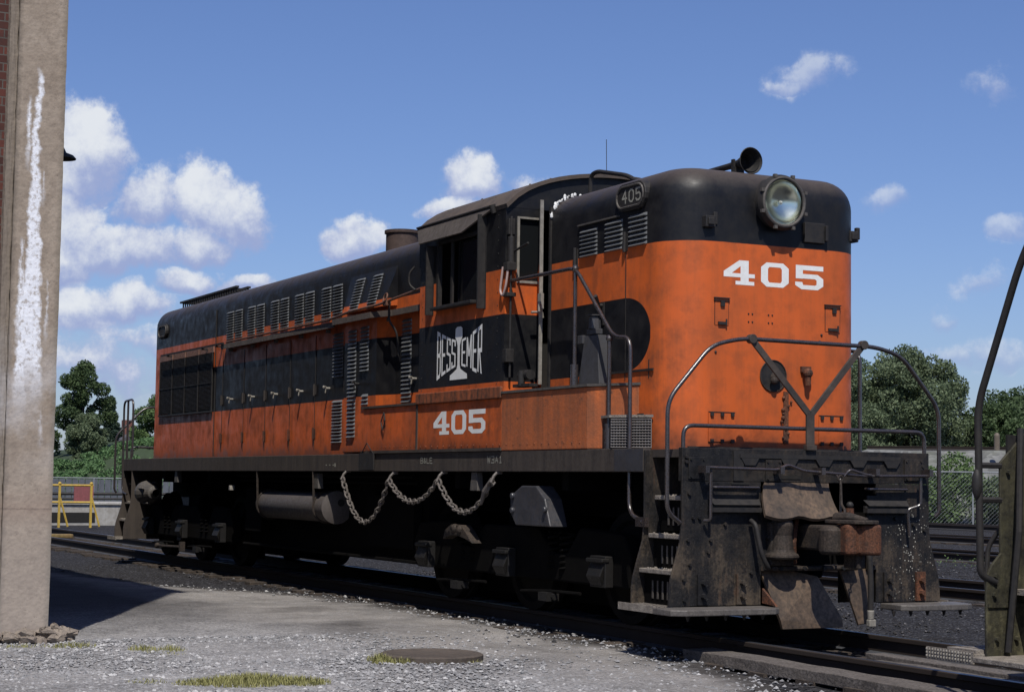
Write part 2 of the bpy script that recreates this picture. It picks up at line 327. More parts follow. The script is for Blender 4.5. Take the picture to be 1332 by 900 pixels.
def gravel_mat():
    m, t, b = new_mat('pale_yard_gravel'); P = obj_co(t); x, y, z = t.sep(P)
    n1 = t.noise(P, .55, 6, .6); n2 = t.noise(P, 3, 6, .65); v = t.vor(P, 34); v2 = t.vor(P, 75)
    cc = t.sep(v.outputs['Color']); c2 = t.sep(v2.outputs['Color'])
    c = t.mix(cc[0], (.20, .197, .197), (.37, .362, .358))
    c = t.mix(t.mr(c2[1], .6, .95, 0, .6), c, (.40, .40, .42))
    c = t.mix(t.mr(c2[0], .75, .98, 0, .8), c, (.10, .095, .10))
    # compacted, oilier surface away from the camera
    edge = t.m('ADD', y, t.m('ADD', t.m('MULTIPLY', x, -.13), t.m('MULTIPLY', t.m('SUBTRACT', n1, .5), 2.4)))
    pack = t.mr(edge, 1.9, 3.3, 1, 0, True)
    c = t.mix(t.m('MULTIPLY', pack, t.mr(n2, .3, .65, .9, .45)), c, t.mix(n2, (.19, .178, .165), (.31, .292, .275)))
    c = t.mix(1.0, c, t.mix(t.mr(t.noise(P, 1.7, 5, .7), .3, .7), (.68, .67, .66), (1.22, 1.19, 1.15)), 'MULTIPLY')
    oil_shade = t.m('MULTIPLY', t.mr(n1, .46, .72, 0, 1, True), t.mr(edge, 2.5, 4.5, .75, .12))
    oil_shade = t.m('MAXIMUM', oil_shade, t.m('MULTIPLY', t.mr(t.m('ADD', x, t.m('MULTIPLY', n2, 2.0)), 4.5, 8.5), t.mr(t.m('ADD', y, n2), 3.3, 4.2, .0, .9)))  # extra darkening painted into the gravel where the engine house shadow falls
    c = t.mix(oil_shade, c, (.050, .045, .043))
    an = t.n.new('ShaderNodeAttribute'); an.attribute_name = 'edge_d'; ed = t.m('ADD', an.outputs['Fac'], t.m('MULTIPLY', t.m('SUBTRACT', n2, .5), .45))
    c = t.mix(t.mr(ed, .10, .42, .88, 0, True), c, t.mix(cc[1], (.018, .016, .015), (.05, .044, .04)))
    t.l.new(c, b.inputs['Base Color']); b.inputs['Roughness'].default_value = .92; b.inputs['Specular IOR Level'].default_value = .2
    h = t.m('ADD', t.m('MULTIPLY', v.outputs['Distance'], -1.0), t.m('MULTIPLY', v2.outputs['Distance'], -.5)); bump(t, b, h, .9, .02); return m
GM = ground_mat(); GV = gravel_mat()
def sheet(name, x0, x1, y0, y1, z, nx, ny, m, amp=0, fz=None):
    xs = np.linspace(x0, x1, nx); ys = np.linspace(y0, y1, ny); g = MB()
    for i, x in enumerate(xs):
        for j, y in enumerate(ys):
            g.v.append((x, y, z+(fz(x, y) if fz else 0)+amp*(random.random()-.5)))
    g.f = [(i*ny+j, (i+1)*ny+j, (i+1)*ny+j+1, i*ny+j+1) for i in range(nx-1) for j in range(ny-1)]
    return g.build(name, m, smooth=True)
def gz(x, y):
    return 0
g = MB(); g.add([(-900, -1500, -.19), (1500, -1500, -.19), (1500, 900, -.19), (-900, 900, -.19)], [(0, 1, 2, 3)])
o = g.build('ground', GM); tag(o, kind='structure')
# dense near ground with real unevenness
def hn(x, y): return .014*math.sin(x*1.7+y*2.3)+.012*math.sin(x*3.9-y*1.1)+.010*math.sin(y*5.1+x*.7)
o = sheet('cinder_ballast', -9, 34, -22, 4.4, -.168, 260, 150, GM, amp=.02, fz=lambda x, y: hn(x, y)*min(1, max(0, (1.0-y)/.5) if x < 9 else .3)-.02*min(1, max(0, (y-.8)/.4))); tag(o, kind='structure')
# pale gravel yard with ragged edge lip
def edge_y(x):
    base = np.interp(x, [-8, -4, -2.2, .5, 3, 5, 8.3, 9.5, 11, 14, 20, 30], [2.2, 2.05, 1.75, 1.12, 1.0, 1.0, 1.16, 1.7, 2.45, 2.9, 3.5, 4.2])
    return base+.05*math.sin(x*5.3)+.04*math.sin(x*11.7+1)+.03*math.sin(x*23.1)
g = MB(); xs = np.linspace(-14, 30, 520); ny = 46
for x in xs:
    e = edge_y(x)+random.uniform(-.02, .02)
    for j in range(ny):
        q = j/(ny-1); y = e+(15-e)*q**1.8
        lip = -.19 if j == 0 else -.150
        g.v.append((x, y, lip+(0 if j == 0 else .35*hn(x*.6, y*.6)+random.uniform(-.004, .004))))
g.f = [(i*ny+j, (i+1)*ny+j, (i+1)*ny+j+1, i*ny+j+1) for i in range(len(xs)-1) for j in range(ny-1)]
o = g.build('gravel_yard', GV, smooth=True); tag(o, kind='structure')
at = o.data.attributes.new('edge_d', 'FLOAT', 'POINT'); at.data.foreach_set('value', [v[1]-edge_y(v[0]) for v in g.v])
# loose stones
def stones(name, n, area, zr, size, m, label):
    V = np.zeros((n*8, 3), np.float32); base = np.array([(1, 0, 0), (-1, 0, 0), (0, 1, 0), (0, -1, 0), (0, 0, 1), (0, 0, -1), (.6, .6, .4), (-.5, .6, -.4)], np.float32)
    pts = area(n)
    for i in range(n):
        s = size[0]+(size[1]-size[0])*rng.random()**2.5
        q = base*(.7+.6*rng.random((8, 3)))*s*np.array([1, .8, .6]); a = rng.random()*6.28
        R = np.array([[math.cos(a), -math.sin(a), 0], [math.sin(a), math.cos(a), 0], [0, 0, 1]]); V[i*8:i*8+8] = q@R.T+np.array([pts[i][0], pts[i][1], zr+s*.15])
    ft = [(0, 6, 4), (6, 2, 4), (2, 1, 4), (1, 3, 4), (3, 0, 4), (0, 5, 6), (6, 5, 2), (2, 5, 1), (1, 5, 3), (3, 5, 0)]
    F = (np.array(ft)[None]+np.arange(n)[:, None, None]*8).reshape(-1, 3)
    me = bpy.data.meshes.new(name); me.from_pydata(V.tolist(), [], F.tolist()); me.materials.append(m)
    o = bpy.data.objects.new(name, me); COL.objects.link(o); tag(o, label, 'stones', kind='stuff'); return o
def stone_mat(name, a, b_, c_):
    m, t, b = new_mat(name); P = obj_co(t); v = t.vor(P, 16); cc = t.sep(v.outputs['Color'])
    c = t.mix(cc[0], a, b_); c = t.mix(t.mr(cc[1], .78, .9), c, c_); t.l.new(c, b.inputs['Base Color']); b.inputs['Roughness'].default_value = .9; return m
SM = stone_mat('yard_stone', (.15, .15, .152), (.29, .282, .28), (.42, .41, .40)); SD = stone_mat('cinder_stone', (.018, .017, .018), (.04, .038, .04), (.12, .115, .12))
def a1(n):
    p = []
    while len(p) < n:
        x = rng.uniform(-4.5, 3.2); y = rng.uniform(1.0, 7.6)
        k = max(0, min(1, (y-.13*x-2.0)/1.8))
        if y > edge_y(x)+.02 and rng.random() < .10+.9*k and not (3.1 < x and y > 5.6): p.append((x, y))
    return p
stones('loose_gravel', 30000, a1, -.150, (.005, .026), SM, 'pale grey crushed stone lying loose over the yard in the foreground')
def a2(n):
    p = []
    while len(p) < n:
        x = rng.uniform(-7, 14); y = rng.uniform(-13, 1.6)
        p.append((x, y))
    return p
stones('loose_cinders', 16000, a2, -.160, (.008, .03), SD, 'dark cinders and ballast lying loose around the rails')
def a3(n):
    p = []
    while len(p) < n:
        x = rng.uniform(-4, 11); y = edge_y(x)+rng.normal(.12, .16)
        p.append((x, y))
    return p
stones('edge_stones', 700, a3, -.148, (.008, .028), SM, 'scattered stones along the ragged edge between pale gravel and black cinders')

# ------------------------------------------------------------------ TRACKS
RAILS = worn('rail_side', (.030, .020, .015), (.045, .03, .022), dirt=(.02, .016, .014), dirt_amt=.5, rough=.8, scale=6)
def railtop():
    m, t, b = new_mat('rail_steel'); P = obj_co(t); g = t.n.new('ShaderNodeNewGeometry'); gz_ = t.sep(g.outputs['Normal'])[2]
    k = t.mr(gz_, .93, .97); n = t.noise(P, 6, 4)
    t.l.new(t.mix(k, t.mix(n, (.018, .013, .010), (.032, .022, .017)), (.13, .14, .16)), b.inputs['Base Color'])
    t.l.new(t.mr(k, 0, 1, .9, .42), b.inputs['Roughness']); t.l.new(t.m('MULTIPLY', k, .9), b.inputs['Metallic']); return m
RT = railtop()
TIE = worn('sleeper_wood', (.05, .038, .03), (.09, .07, .055), dirt=(.02, .016, .013), dirt_amt=.6, rough=.9, scale=5, bmp=.8, streak=.1)
RP = [(-.07, -.172), (.07, -.172), (.07, -.158), (.012, -.14), (.010, -.045), (.036, -.036), (.036, -.006), (.028, 0), (-.028, 0), (-.036, -.006), (-.036, -.036), (-.010, -.045), (-.012, -.14), (-.07, -.158)]
def track(pts, label, ties=True, sp=.62, group='railway tracks of the yard', gauge=.752, rng_t=None, zoff=0):
    """pts: centre line points (x,y)"""
    th = thing('railway_track', label, 'railway track', (pts[0][0], pts[0][1], -.17+zoff), group)
    P = [Vector((a, b, 0)) for a, b in pts]
    Nn = []
    for i in range(len(P)):
        d = norm(P[min(i+1, len(P)-1)]-P[max(i-1, 0)]); Nn.append(Vector((-d.y, d.x, 0)))
    for s in (1, -1):
        g = MB(); n = len(RP)
        for p, nn in zip(P, Nn):
            for (a, z) in RP: g.v.append(tuple(p+nn*(s*gauge+a)+Vector((0, 0, z+zoff))))
        for i in range(len(P)-1):
            for k in range(n): g.f.append((i*n+k, i*n+(k+1) % n, (i+1)*n+(k+1) % n, (i+1)*n+k))
        g.f += [tuple(range(n)), tuple(range(len(P)*n-1, (len(P)-1)*n-1, -1))]
        g.build('rail', RT, th)
    if ties:
        L = [0]
        for i in range(len(P)-1): L.append(L[-1]+(P[i+1]-P[i]).length)
        a, b = rng_t or (0, L[-1]); s_ = a; cnt = 0
        while s_ < b and cnt < 98:
            i = max(k for k in range(len(P)-1) if L[k] <= s_+1e-6); q = (s_-L[i])/(L[i+1]-L[i]); c = P[i].lerp(P[i+1], q); nn = Nn[i]; d = Vector((nn.y, -nn.x, 0))
            w = .115; hl = 1.22+random.uniform(-.05, .05); g = MB(); off = random.uniform(-.04, .04)
            cs = [c+nn*(u*hl+off)+d*v*w for u, v in ((1, 1), (1, -1), (-1, -1), (-1, 1))]
            zt = -.150+random.uniform(-.008, .006)+zoff
            g.add([(p.x, p.y, zt) for p in cs]+[(p.x, p.y, zt-.12) for p in cs], [(0, 1, 2, 3), (7, 6, 5, 4), (0, 4, 5, 1), (1, 5, 6, 2), (2, 6, 7, 3), (3, 7, 4, 0)])
            g.build('sleeper', TIE, th); s_ += sp; cnt += 1
    return th
track([(-14, 0), (30, 0), (60, -.2), (110, -3)], 'track in the foreground carrying the orange locomotive', rng_t=(0, 60))
track([(-30, -7.15), (60, -7.15), (120, -8)], 'first track beyond the locomotive, its two rails crossing the gap at the right', rng_t=(28, 88))
track([(-40, -15.3), (0, -15.6), (60, -15.6), (130, -14)], 'second track beyond the locomotive with gravel strip in front', rng_t=(38, 98))
track([(-40, -23), (20, -23.6), (120, -22)], 'third track beyond the locomotive, in the middle distance', rng_t=(44, 104))
track([(-40, -34.5), (120, -33.5)], 'farthest low track running just before the chain link fence', ties=False)
track([(33, 2.6), (42, .9), (60, -1.9), (100, -6.6)], 'diverging track curving in from the left behind the concrete pillar', rng_t=(0, 60))
# timber planks by the near rail
def plank(name, x0, x1, y0, y1, z, skew, m, label, h=.09):
    g = MB(); n = 14
    for i in range(n):
        q = i/(n-1); x = x0+(x1-x0)*q; yo = skew*q
        for (yy, zz) in ((y0, z-h), (y0, z), (y1, z), (y1, z-h)):
            g.v.append((x+random.uniform(-.01, .01), yy+yo+random.uniform(-.006, .006), zz+random.uniform(-.005, .005)))
    for i in range(n-1):
        for k in range(4): g.f.append((i*4+k, i*4+(k+1) % 4, (i+1)*4+(k+1) % 4, (i+1)*4+k))
    g.f += [(0, 1, 2, 3), (n*4-1, n*4-2, n*4-3, n*4-4)]
    return tag(g.build(name, m, bevel=.006), label, 'timber', 'old crossing timbers beside the rails')
PLK = worn('grey_timber', (.16, .14, .125), (.10, .085, .075), dirt=(.035, .03, .026), dirt_amt=.65, rough=.9, scale=6, bmp=1, streak=.1)
plank('timber_plank', .15, -4.5, .88, 1.17, -.075, .05, PLK, 'long grey weathered plank lying outside the near rail at the lower right')
plank('timber_plank', -1.2, -4.5, .18, .42, -.07, 0, PLK, 'grey weathered plank between the rails in front of the coupler')
plank('timber_plank', -.6, -4.4, -.32, -.12, -.085, .03, PLK, 'narrow split plank between the rails close to the far rail')

# ------------------------------------------------------------------ LOCOMOTIVE
LOCO = thing('locomotive', 'orange and black diesel road switcher number 405 standing on the foreground track', 'locomotive')
def part(name, mb, m, parent=None, **k): return mb.build(name, m, parent or LOCO, **k)
HW = 1.276; WH = 1.04; DZ = 1.577
# frame / sills
g = MB(); g.box(.05, 17.95, -1.2, 1.2, 1.50, 1.566); FRAME = part('deck', g, DBR)
for s in (1, -1):
    g = MB(); g.box(.624, 17.95, s*1.2, s*HW, 1.375, DZ)
    part('side_sill', g, DBR, bevel=.006)
g = MB(); g.box(.626, 1.12, 1.277, 1.282, 1.38, 1.572); part('sill_plate', g, BGREY)
g = MB(); g.box(.15, 17.8, -.45, .45, .95, 1.50); g.box(5.95, 12.1, -.95, .9, .34, 1.50)
for x in (2.2, 4.6, 13.4, 15.8): g.box(x, x+.12, -1.15, 1.15, 1.2, 1.50)
part('centre_beam', g, UND)
# hood shells
def rounded_ring(x0, x1, w, r0, r1, z, n=8):
    """ring of points, end x0 corners radius r0, end x1 corners radius r1"""
    pts = []
    for (cx, cy, r, a0) in ((x0+r0, w-r0, r0, 90), (x0+r0, -w+r0, r0, 180), (x1-r1, -w+r1, r1, 270), (x1-r1, w-r1, r1, 0)):
        for k in range(n+1):
            a = math.radians(a0+90*k/n); pts.append((cx+r*math.cos(a), cy+r*math.sin(a), z))
    return pts
def hood(x0, x1, w, z0, z1, rc0, rc1, rt, open0=False, open1=False):
    g = MB(); rings = []; zs = list(np.linspace(z0, z1-rt, 24)); sl = [(z, 0) for z in zs]
    for k in range(1, 11):
        a = math.radians(90*k/10); sl.append((z1-rt+rt*math.sin(a), rt*(1-math.cos(a))))
    crown = []
    for z, d in sl:
        a = x0 if open0 else x0+d; b = x1 if open1 else x1-d
        rings.append(rounded_ring(a, b, w-d, max(rc0-d, .012), max(rc1-d, .012), z))
    n = len(rings[0])
    for r in rings: g.v += r
    for i in range(len(rings)-1):
        for k in range(n): g.f.append((i*n+k, i*n+(k+1) % n, (i+1)*n+(k+1) % n, (i+1)*n+k))
    g.f.append(tuple((len(rings)-1)*n+k for k in range(n))); g.f.append(tuple(range(n)))
    return g
NOSE = part('short_hood', hood(.525, 2.81, WH, 1.567, 4.06, .42, .02, .27, open1=True), LIV, smooth=True)
LONG = part('long_hood', hood(5.45, 17.08, WH, 1.567, 4.06, .02, .16, .31, open0=True), LIV, smooth=True)
# seams on the long hood
g = MB()
for x in (13.62,): g.box(x-.006, x+.006, WH-.01, WH+.012, 1.6, 3.8)
part('hood_joint', g, BLK, LONG)
# cab ---------------------------------------------------------------
CAB = part('cab', (lambda g: g)(MB().box(3.38, 5.44, -1.24, 1.236, 1.566, 2.20)), LIV)
g = MB()   # near side wall, built round the window opening (x 3.95..4.96, z 3.12..3.84)
YO, YI = HW, 1.236
g.box(3.38, 3.95, YI, YO, 2.16, 4.02); g.box(4.96, 5.44, YI, YO, 2.16, 4.02); g.box(3.95, 4.96, YI, YO, 2.16, 3.12); g.box(3.95, 4.96, YI, YO, 3.84, 4.02)
part('side_wall', g, LIV, CAB)
g = MB(); g.box(3.38, 5.44, -YO, -YI, 1.6, 4.02); part('side_wall', g, LIV, CAB)
def arc(w=1.0, top=0.0, n=22, e=HW):
    P = []
    for k in range(n+1):
        y = -e+2*e*k/n; q = abs(y)/HW; z = 4.41-.27*q**2.0-.13*q**7; P.append((y*w, z+top))
    return P
A = arc()
# front wall: corner post with window, arc above the hood, doorway
g = MB()
g.box(3.34, 3.379, 1.145, HW, 2.16, 4.0); g.box(3.34, 3.379, .90, 1.145, 2.16, 3.27); g.box(3.34, 3.379, .90, 1.145, 3.90, 4.0)
g.box(3.34, 3.379, .86, .90, 2.16, 4.0); g.box(3.34, 3.379, -HW, .62, 2.16, 4.0)
g.prism([(-HW, 4.001)]+[(y, z-.012) for y, z in A]+[(HW, 4.001)], 3.34, 3.379, 'x')
part('front_wall', g, LIV, CAB)
g = MB(); g.prism([(-HW, 3.6)]+[(y, z-.012) for y, z in A]+[(HW, 3.6)], 5.442, 5.475, 'x'); part('rear_wall', g, LIV, CAB)
g = MB(); g.box(3.40, 5.42, -.3, -.25, 2.2, 4.2); g.box(5.3, 5.40, -1.2, 1.2, 2.2, 4.05); g.box(4.1, 4.6, .2, .75, 2.2, 3.05); g.box(4.62, 4.72, .2, .75, 2.9, 3.5); part('cab_interior', g, DARK, CAB)
g = MB(); g.box(3.36, 3.372, .905, 1.14, 3.275, 3.895); fwn = part('front_window', g, GLASSD, CAB)
g = MB()
for a, b, c, d in ((.895, 1.15, 3.25, 3.275), (.895, 1.15, 3.895, 3.915), (1.125, 1.15, 3.275, 3.895)): g.box(3.325, 3.339, a, b, c, d)
part('window_frame', g, STEELW, fwn)
# roof
g = MB(); n = len(A)
for x in (3.30, 5.52):
    for (y, z) in A: g.v.append((x, y*1.012, z+.02))
    for (y, z) in A: g.v.append((x, y*1.0, z-.02))
for k in range(n-1):
    g.f += [(k, k+1, 2*n+k+1, 2*n+k), (n+k, 3*n+k, 3*n+k+1, n+k+1), (k, n+k, n+k+1, k+1), (2*n+k, 2*n+k+1, 3*n+k+1, 3*n+k)]
g.f += [(0, 2*n, 3*n, n), (n-1, 2*n-1, 4*n-1, 3*n-1)]
RF = part('cab_roof', g, ROOF, smooth=True)
g = MB()
for k in range(34):
    x = random.uniform(3.35, 5.4); y = random.uniform(-.2, 1.15); z = np.interp(y, [a for a, b in A], [b for a, b in A])+.02; g.bolt((x, y, z), (0, 0, 1), .012, .012)
g.box(4.38, 4.42, -.1, .1, 4.42, 4.445); part('roof_rivets', g, ROOF, RF)
g = MB()   # awning over the cab window
for (x0, x1) in ((3.80, 5.50),):
    g.add([(3.55, 1.295, 4.035), (5.50, 1.295, 4.035), (5.26, 1.385, 3.835), (4.17, 1.385, 3.835), (3.55, 1.278, 4.028), (5.50, 1.278, 4.028), (5.26, 1.372, 3.828), (4.17, 1.372, 3.828)],
          [(0, 1, 2, 3), (7, 6, 5, 4), (0, 4, 5, 1), (1, 5, 6, 2), (2, 6, 7, 3), (3, 7, 4, 0)])
AW = part('window_awning', g, worn('awning_sheet', (.085, .07, .06), (.12, .10, .085), dirt_amt=.4, rough=.7))
g = MB(); g.cyl((3.58, 1.29, 3.97), (3.58, 1.32, 4.05), .03); g.tube([(3.55, 1.30, 4.045), (5.50, 1.30, 4.042)], .013, n=6); part('awning_hinge', g, BLK, AW)
# window wind deflectors, sill, sash
for x, z0, z1, yo in ((3.80, 3.02, 3.98, 1.365), (5.10, 3.05, 3.80, 1.36)):
    g = MB(); g.box(x-.012, x+.012, HW+.004, yo, z0, z1); g.box(x-.03, x+.03, HW+.001, HW+.004, z0, z1); part('wind_deflector', g, BLK, bevel=.004)
g = MB(); g.box(3.94, 4.97, HW+.002, 1.37, 3.085, 3.12); part('window_armrest', g, BLK, bevel=.006)
g = MB(); g.box(4.94, 4.985, 1.24, HW+.012, 3.12, 3.84); g.box(4.62, 4.66, 1.245, 1.27, 3.12, 3.84); g.box(3.95, 4.96, 1.245, HW+.01, 3.80, 3.84); part('sash', g, BLK)
g = MB(); g.box(3.97, 4.60, 1.2, 1.206, 3.13, 3.8); part('window_pane', g, GLASSD)
# open door leaf seen nearly edge on
g = MB(); d0 = Vector((3.33, .885, 0)); d1 = Vector((2.88, 1.115, 0)); nn = Vector((.455, .89, 0))*.018
g.add([tuple(p+q+Vector((0, 0, z))) for z in (2.215, 4.02) for p, q in ((d0, nn), (d1, nn), (d1, -nn), (d0, -nn))], [(0, 1, 2, 3), (4, 5, 6, 7), (0, 1, 5, 4), (1, 2, 6, 5), (2, 3, 7, 6), (3, 0, 4, 7)])
DOOR = part('cab_door', g, LIV, bevel=.004)
g = MB(); e = Vector((2.872, 1.119, 0)); g.box(2.862, 2.876, 1.10, 1.135, 2.22, 4.02); part('door_edge', g, STEELW, DOOR)
g = MB(); g.box(2.80, 2.87, 1.12, 1.15, 2.95, 3.1); g.tube([(2.84, 1.13, 3.0), (2.80, 1.17, 3.0), (2.80, 1.17, 2.92)], .012); part('door_handle', g, STEELW, DOOR)
# recess between hood and cab: dark jamb
g = MB(); g.box(2.83, 3.335, -.62, .60, 1.58, 3.93); part('vestibule', g, DARK)
g = MB(); g.box(2.812, 2.845, .985, 1.05, 2.16, 3.95); part('door_jamb', g, BLK)
# ragged white insulation on hood's rear edge
g = MB()
for k in range(70):
    q = random.random(); a = math.radians(15+75*q); y = WH-.27+.285*math.cos(a); z = 3.79+.285*math.sin(a)
    if random.random() < .45: y = random.uniform(.35, .77); z = 4.07
    g.ball((2.82+random.uniform(-.03, .015), y, z+random.uniform(-.01, .02)), random.uniform(.005, .015), 3, (1, random.uniform(.6, 1.6), random.uniform(.8, 2.4)))
part('torn_gasket', g, WHITE)
# control valve cluster + hose on cab corner
g = MB(); g.box(3.28, 3.33, 1.20, 1.27, 3.72, 3.88); g.cyl((3.28, 1.24, 3.42), (3.28, 1.24, 3.70), .035); g.tube([(3.28, 1.24, 3.9), (3.28, 1.24, 2.3)], .012)
g.tube([(3.27, 1.22, 3.55), (2.95, 1.22, 3.60)], .012); g.box(3.24, 3.34, 1.2, 1.30, 3.36, 3.44); g.box(3.25, 3.33, 1.21, 1.30, 2.45, 2.58); g.box(3.24, 3.34, 1.2, 1.30, 3.10, 3.14); part('marker_bracket', g, BLK, bevel=.005)
g = MB(); g.tube([(3.26, 1.28, 3.40), (3.27, 1.30, 3.20), (3.32, 1.31, 3.10), (3.38, 1.31, 3.16), (3.34, 1.30, 3.40)], .012, bend=.05); part('looped_hose', g, worn('pale_pink_hose', (.5, .36, .32), dirt_amt=.2))
g = MB(); g.tube([(3.2, 1.05, 2.95), (3.2, .93, 2.96), (3.2, .92, 2.9)], .012, bend=.02); part('grab_iron', g, STEELW)
g = MB(); g.cyl((3.1, 1.2, 2.21), (3.1, 1.2, 2.36), .035); g.cyl((3.0, 1.15, 2.32), (3.2, 1.15, 2.32), .05); g.box(2.9, 3.25, 1.1, 1.22, 2.20, 2.23); part('floor_valve', g, BLK)
# lower side boxes ----------------------------------------------------
g = MB(); g.prism([(5.50, HW), (1.62, HW), (1.12, WH+.001), (5.50, WH+.001)], DZ+.003, 2.15, 'z'); 
g2 = MB(); g2.prism([(3.37, HW+.004), (1.62, HW+.004), (1.10, WH+.001), (3.37, WH+.001)], DZ+.003, 2.14, 'z'); BB = part('battery_box', g2, BROWN, bevel=.008)
g = MB(); g.prism([(3.37, HW+.02), (1.60, HW+.02), (1.08, WH+.001), (3.37, WH+.001)], 2.142, 2.165, 'z'); part('box_lid', g, GREY, BB)
g = MB(); g.box(3.372, 7.04, 1.10, HW, DZ+.003, 2.10); SB = part('side_box', g, LIV, bevel=.008)
g = MB(); g.box(3.36, 5.46, HW-.01, HW+.028, 2.10, 2.215); part('cab_lip', g, ORG, bevel=.008)
g = MB(); g.box(5.465, 7.06, 1.05, HW+.02, 2.10, 2.125); g.box(5.44, 5.475, HW, HW+.012, 1.6, 2.1); g.box(3.36, 7.05, HW, HW+.02, 1.58, 1.61); part('box_trim', g, DBR)
g = MB(); 
for pts in ([(6.38, 1.29, 2.04), (6.32, 1.30, 1.95), (6.38, 1.30, 1.84)], [(6.38, 1.29, 2.04), (6.44, 1.30, 1.93), (6.37, 1.30, 1.84)]): g.tube(pts, .008, n=6)
part('hasp', g, BLK, SB)
g = MB(); g.box(6.64, 7.08, HW+.012, HW+.03, 1.39, 1.585); g.tube([(6.66, HW+.025, 1.58), (6.84, HW+.03, 1.70), (7.02, HW+.025, 1.58)], .006, n=6); part('data_plate', g, BLK)
# --- louvres
def louvre(x0, x1, z0, z1, y, n, out=.028, yf=None, skew=0, m=LOUV, back=BLK, name='louvre_panel', parent=None):
    g = MB(); h = (z1-z0)/n; yf = yf or (lambda z: y)
    for k in range(n):
        zb = z0+k*h; zt = zb+h*.80; q = (zb-z0)/(z1-z0); s = skew*q
        ya, yb = yf(zt), yf(zb)
        vs = []
        for x, ins in ((x0+s, 0), (x0+s+.008, 1), (x1+s-.008, 1), (x1+s, 0)):
            vs += [(x, ya-.001, zt), (x, yb+(out if ins else 0), zb+h*.12), (x, yb-.001, zb)]
        g.add(vs, [(0, 3, 4, 1), (3, 6, 7, 4), (6, 9, 10, 7), (1, 4, 5, 2), (4, 7, 8, 5), (7, 10, 11, 8), (0, 1, 2), (9, 11, 10)])
    return g.build(name, m, parent or LONG)
for cx in (12.74, 11.76, 10.75, 9.77, 8.76):
    for a in (.04, -.36):
        louvre(cx+a, cx+a+.30, 3.31, 3.725, WH, 11)
louvre(12.06-.30+.62+.32, 12.06+.32+.62, 3.31, 3.725, WH, 11) if False else None
louvre(8.34, 8.66, 2.55, 3.11, WH, 13); louvre(8.34, 8.66, 1.73, 2.27, WH, 13)
louvre(6.20, 6.45, 2.16, 3.13, WH, 20)
# nose louvres
for a, b, zt in ((1.89, 2.20, 3.65), (1.42, 1.72, 3.67), (.99, 1.29, 3.68)): louvre(a, b, 3.385, zt, WH, 7, out=.03, parent=NOSE)
g = MB(); g.box(1.48, 2.24, WH, WH+.025, 3.685, 3.70); part('drip_strip', g, GREY, NOSE)
# flared intake housing and bulge
g = MB(); yb = 1.16
g.add([(8.12, 1.03, 3.80), (6.62, 1.03, 3.80), (6.82, yb, 3.30), (8.08, yb, 3.30), (8.12, 1.03, 3.30), (6.62, 1.03, 3.30)], [(0, 1, 2, 3), (0, 3, 4), (1, 5, 2), (3, 2, 5, 4)])
FL = part('flared_intake', g, LIV)
yf = lambda z: yb-(yb-1.03)*(z-3.30)/.5+.002
louvre(7.60, 7.86, 3.32, 3.72, yb, 11, yf=yf, parent=FL); louvre(7.04, 7.30, 3.32, 3.72, yb, 11, yf=yf, parent=FL)
g = MB(); g.prism([(8.02, 1.03), (8.02, 1.15), (6.98, 1.15), (6.62, 1.03)], 1.60, 3.21, 'z'); BG = part('side_bulge', g, LIV, bevel=.012)
louvre(7.62, 7.86, 1.78, 3.09, 1.15, 27, parent=BG); louvre(7.22, 7.46, 2.56, 3.11, 1.15, 12, parent=BG); louvre(7.22, 7.40, 2.16, 2.30, 1.15, 3, parent=BG)
# ledge and pipe
g = MB(); lp = [(5.46, 1.14), (6.55, 1.14), (6.95, 1.25), (8.2, 1.25), (8.45, 1.13), (13.1, 1.13)]
for (x, y) in lp:
    for (yy, zz) in ((1.035, 3.235), (y, 3.235), (y, 3.165), (y-.012, 3.165), (y-.012, 3.222), (1.035, 3.222)): g.v.append((x, yy, zz))
for i in range(len(lp)-1):
    for k in range(6): g.f.append((i*6+k, i*6+(k+1) % 6, (i+1)*6+(k+1) % 6, (i+1)*6+k))
g.f += [tuple(range(6)), tuple(range(len(lp)*6-1, len(lp)*6-7, -1))]
LEDGE = part('side_ledge', g, LEDG)
for x in np.arange(5.8, 13, 1.0):
    g = MB(); g.box(x-.01, x+.01, 1.035, 1.10, 3.12, 3.163); part('ledge_bracket', g, LEDG, LEDGE)
g = MB(); g.tube([(5.46, 1.25, 3.38), (6.7, 1.25, 3.30), (7.6, 1.25, 3.29), (8.6, 1.14, 3.27), (12.9, 1.11, 3.26)], .015, bend=.1); g.torus((6.45, 1.27, 3.36), (0, 1, .3), .05, .010)
g.box(6.4, 6.5, 1.22, 1.28, 3.27, 3.33)
part('air_pipe', g, worn('pipe_rust', (.22, .09, .05), (.12, .07, .05), dirt_amt=.5))
g = MB(); g.tube([(5.52, 1.31, 3.62), (5.56, 1.36, 3.55), (5.56, 1.36, 3.42), (5.5, 1.31, 3.36)], .012, bend=.05); part('air_hose', g, BLK); g = MB(); g.tube([(6.5, 1.20, 3.35), (6.5, 1.20, 3.1), (6.46, 1.12, 2.98), (6.47, 1.08, 2.7)], .013, bend=.05); part('air_hose', g, BLK)
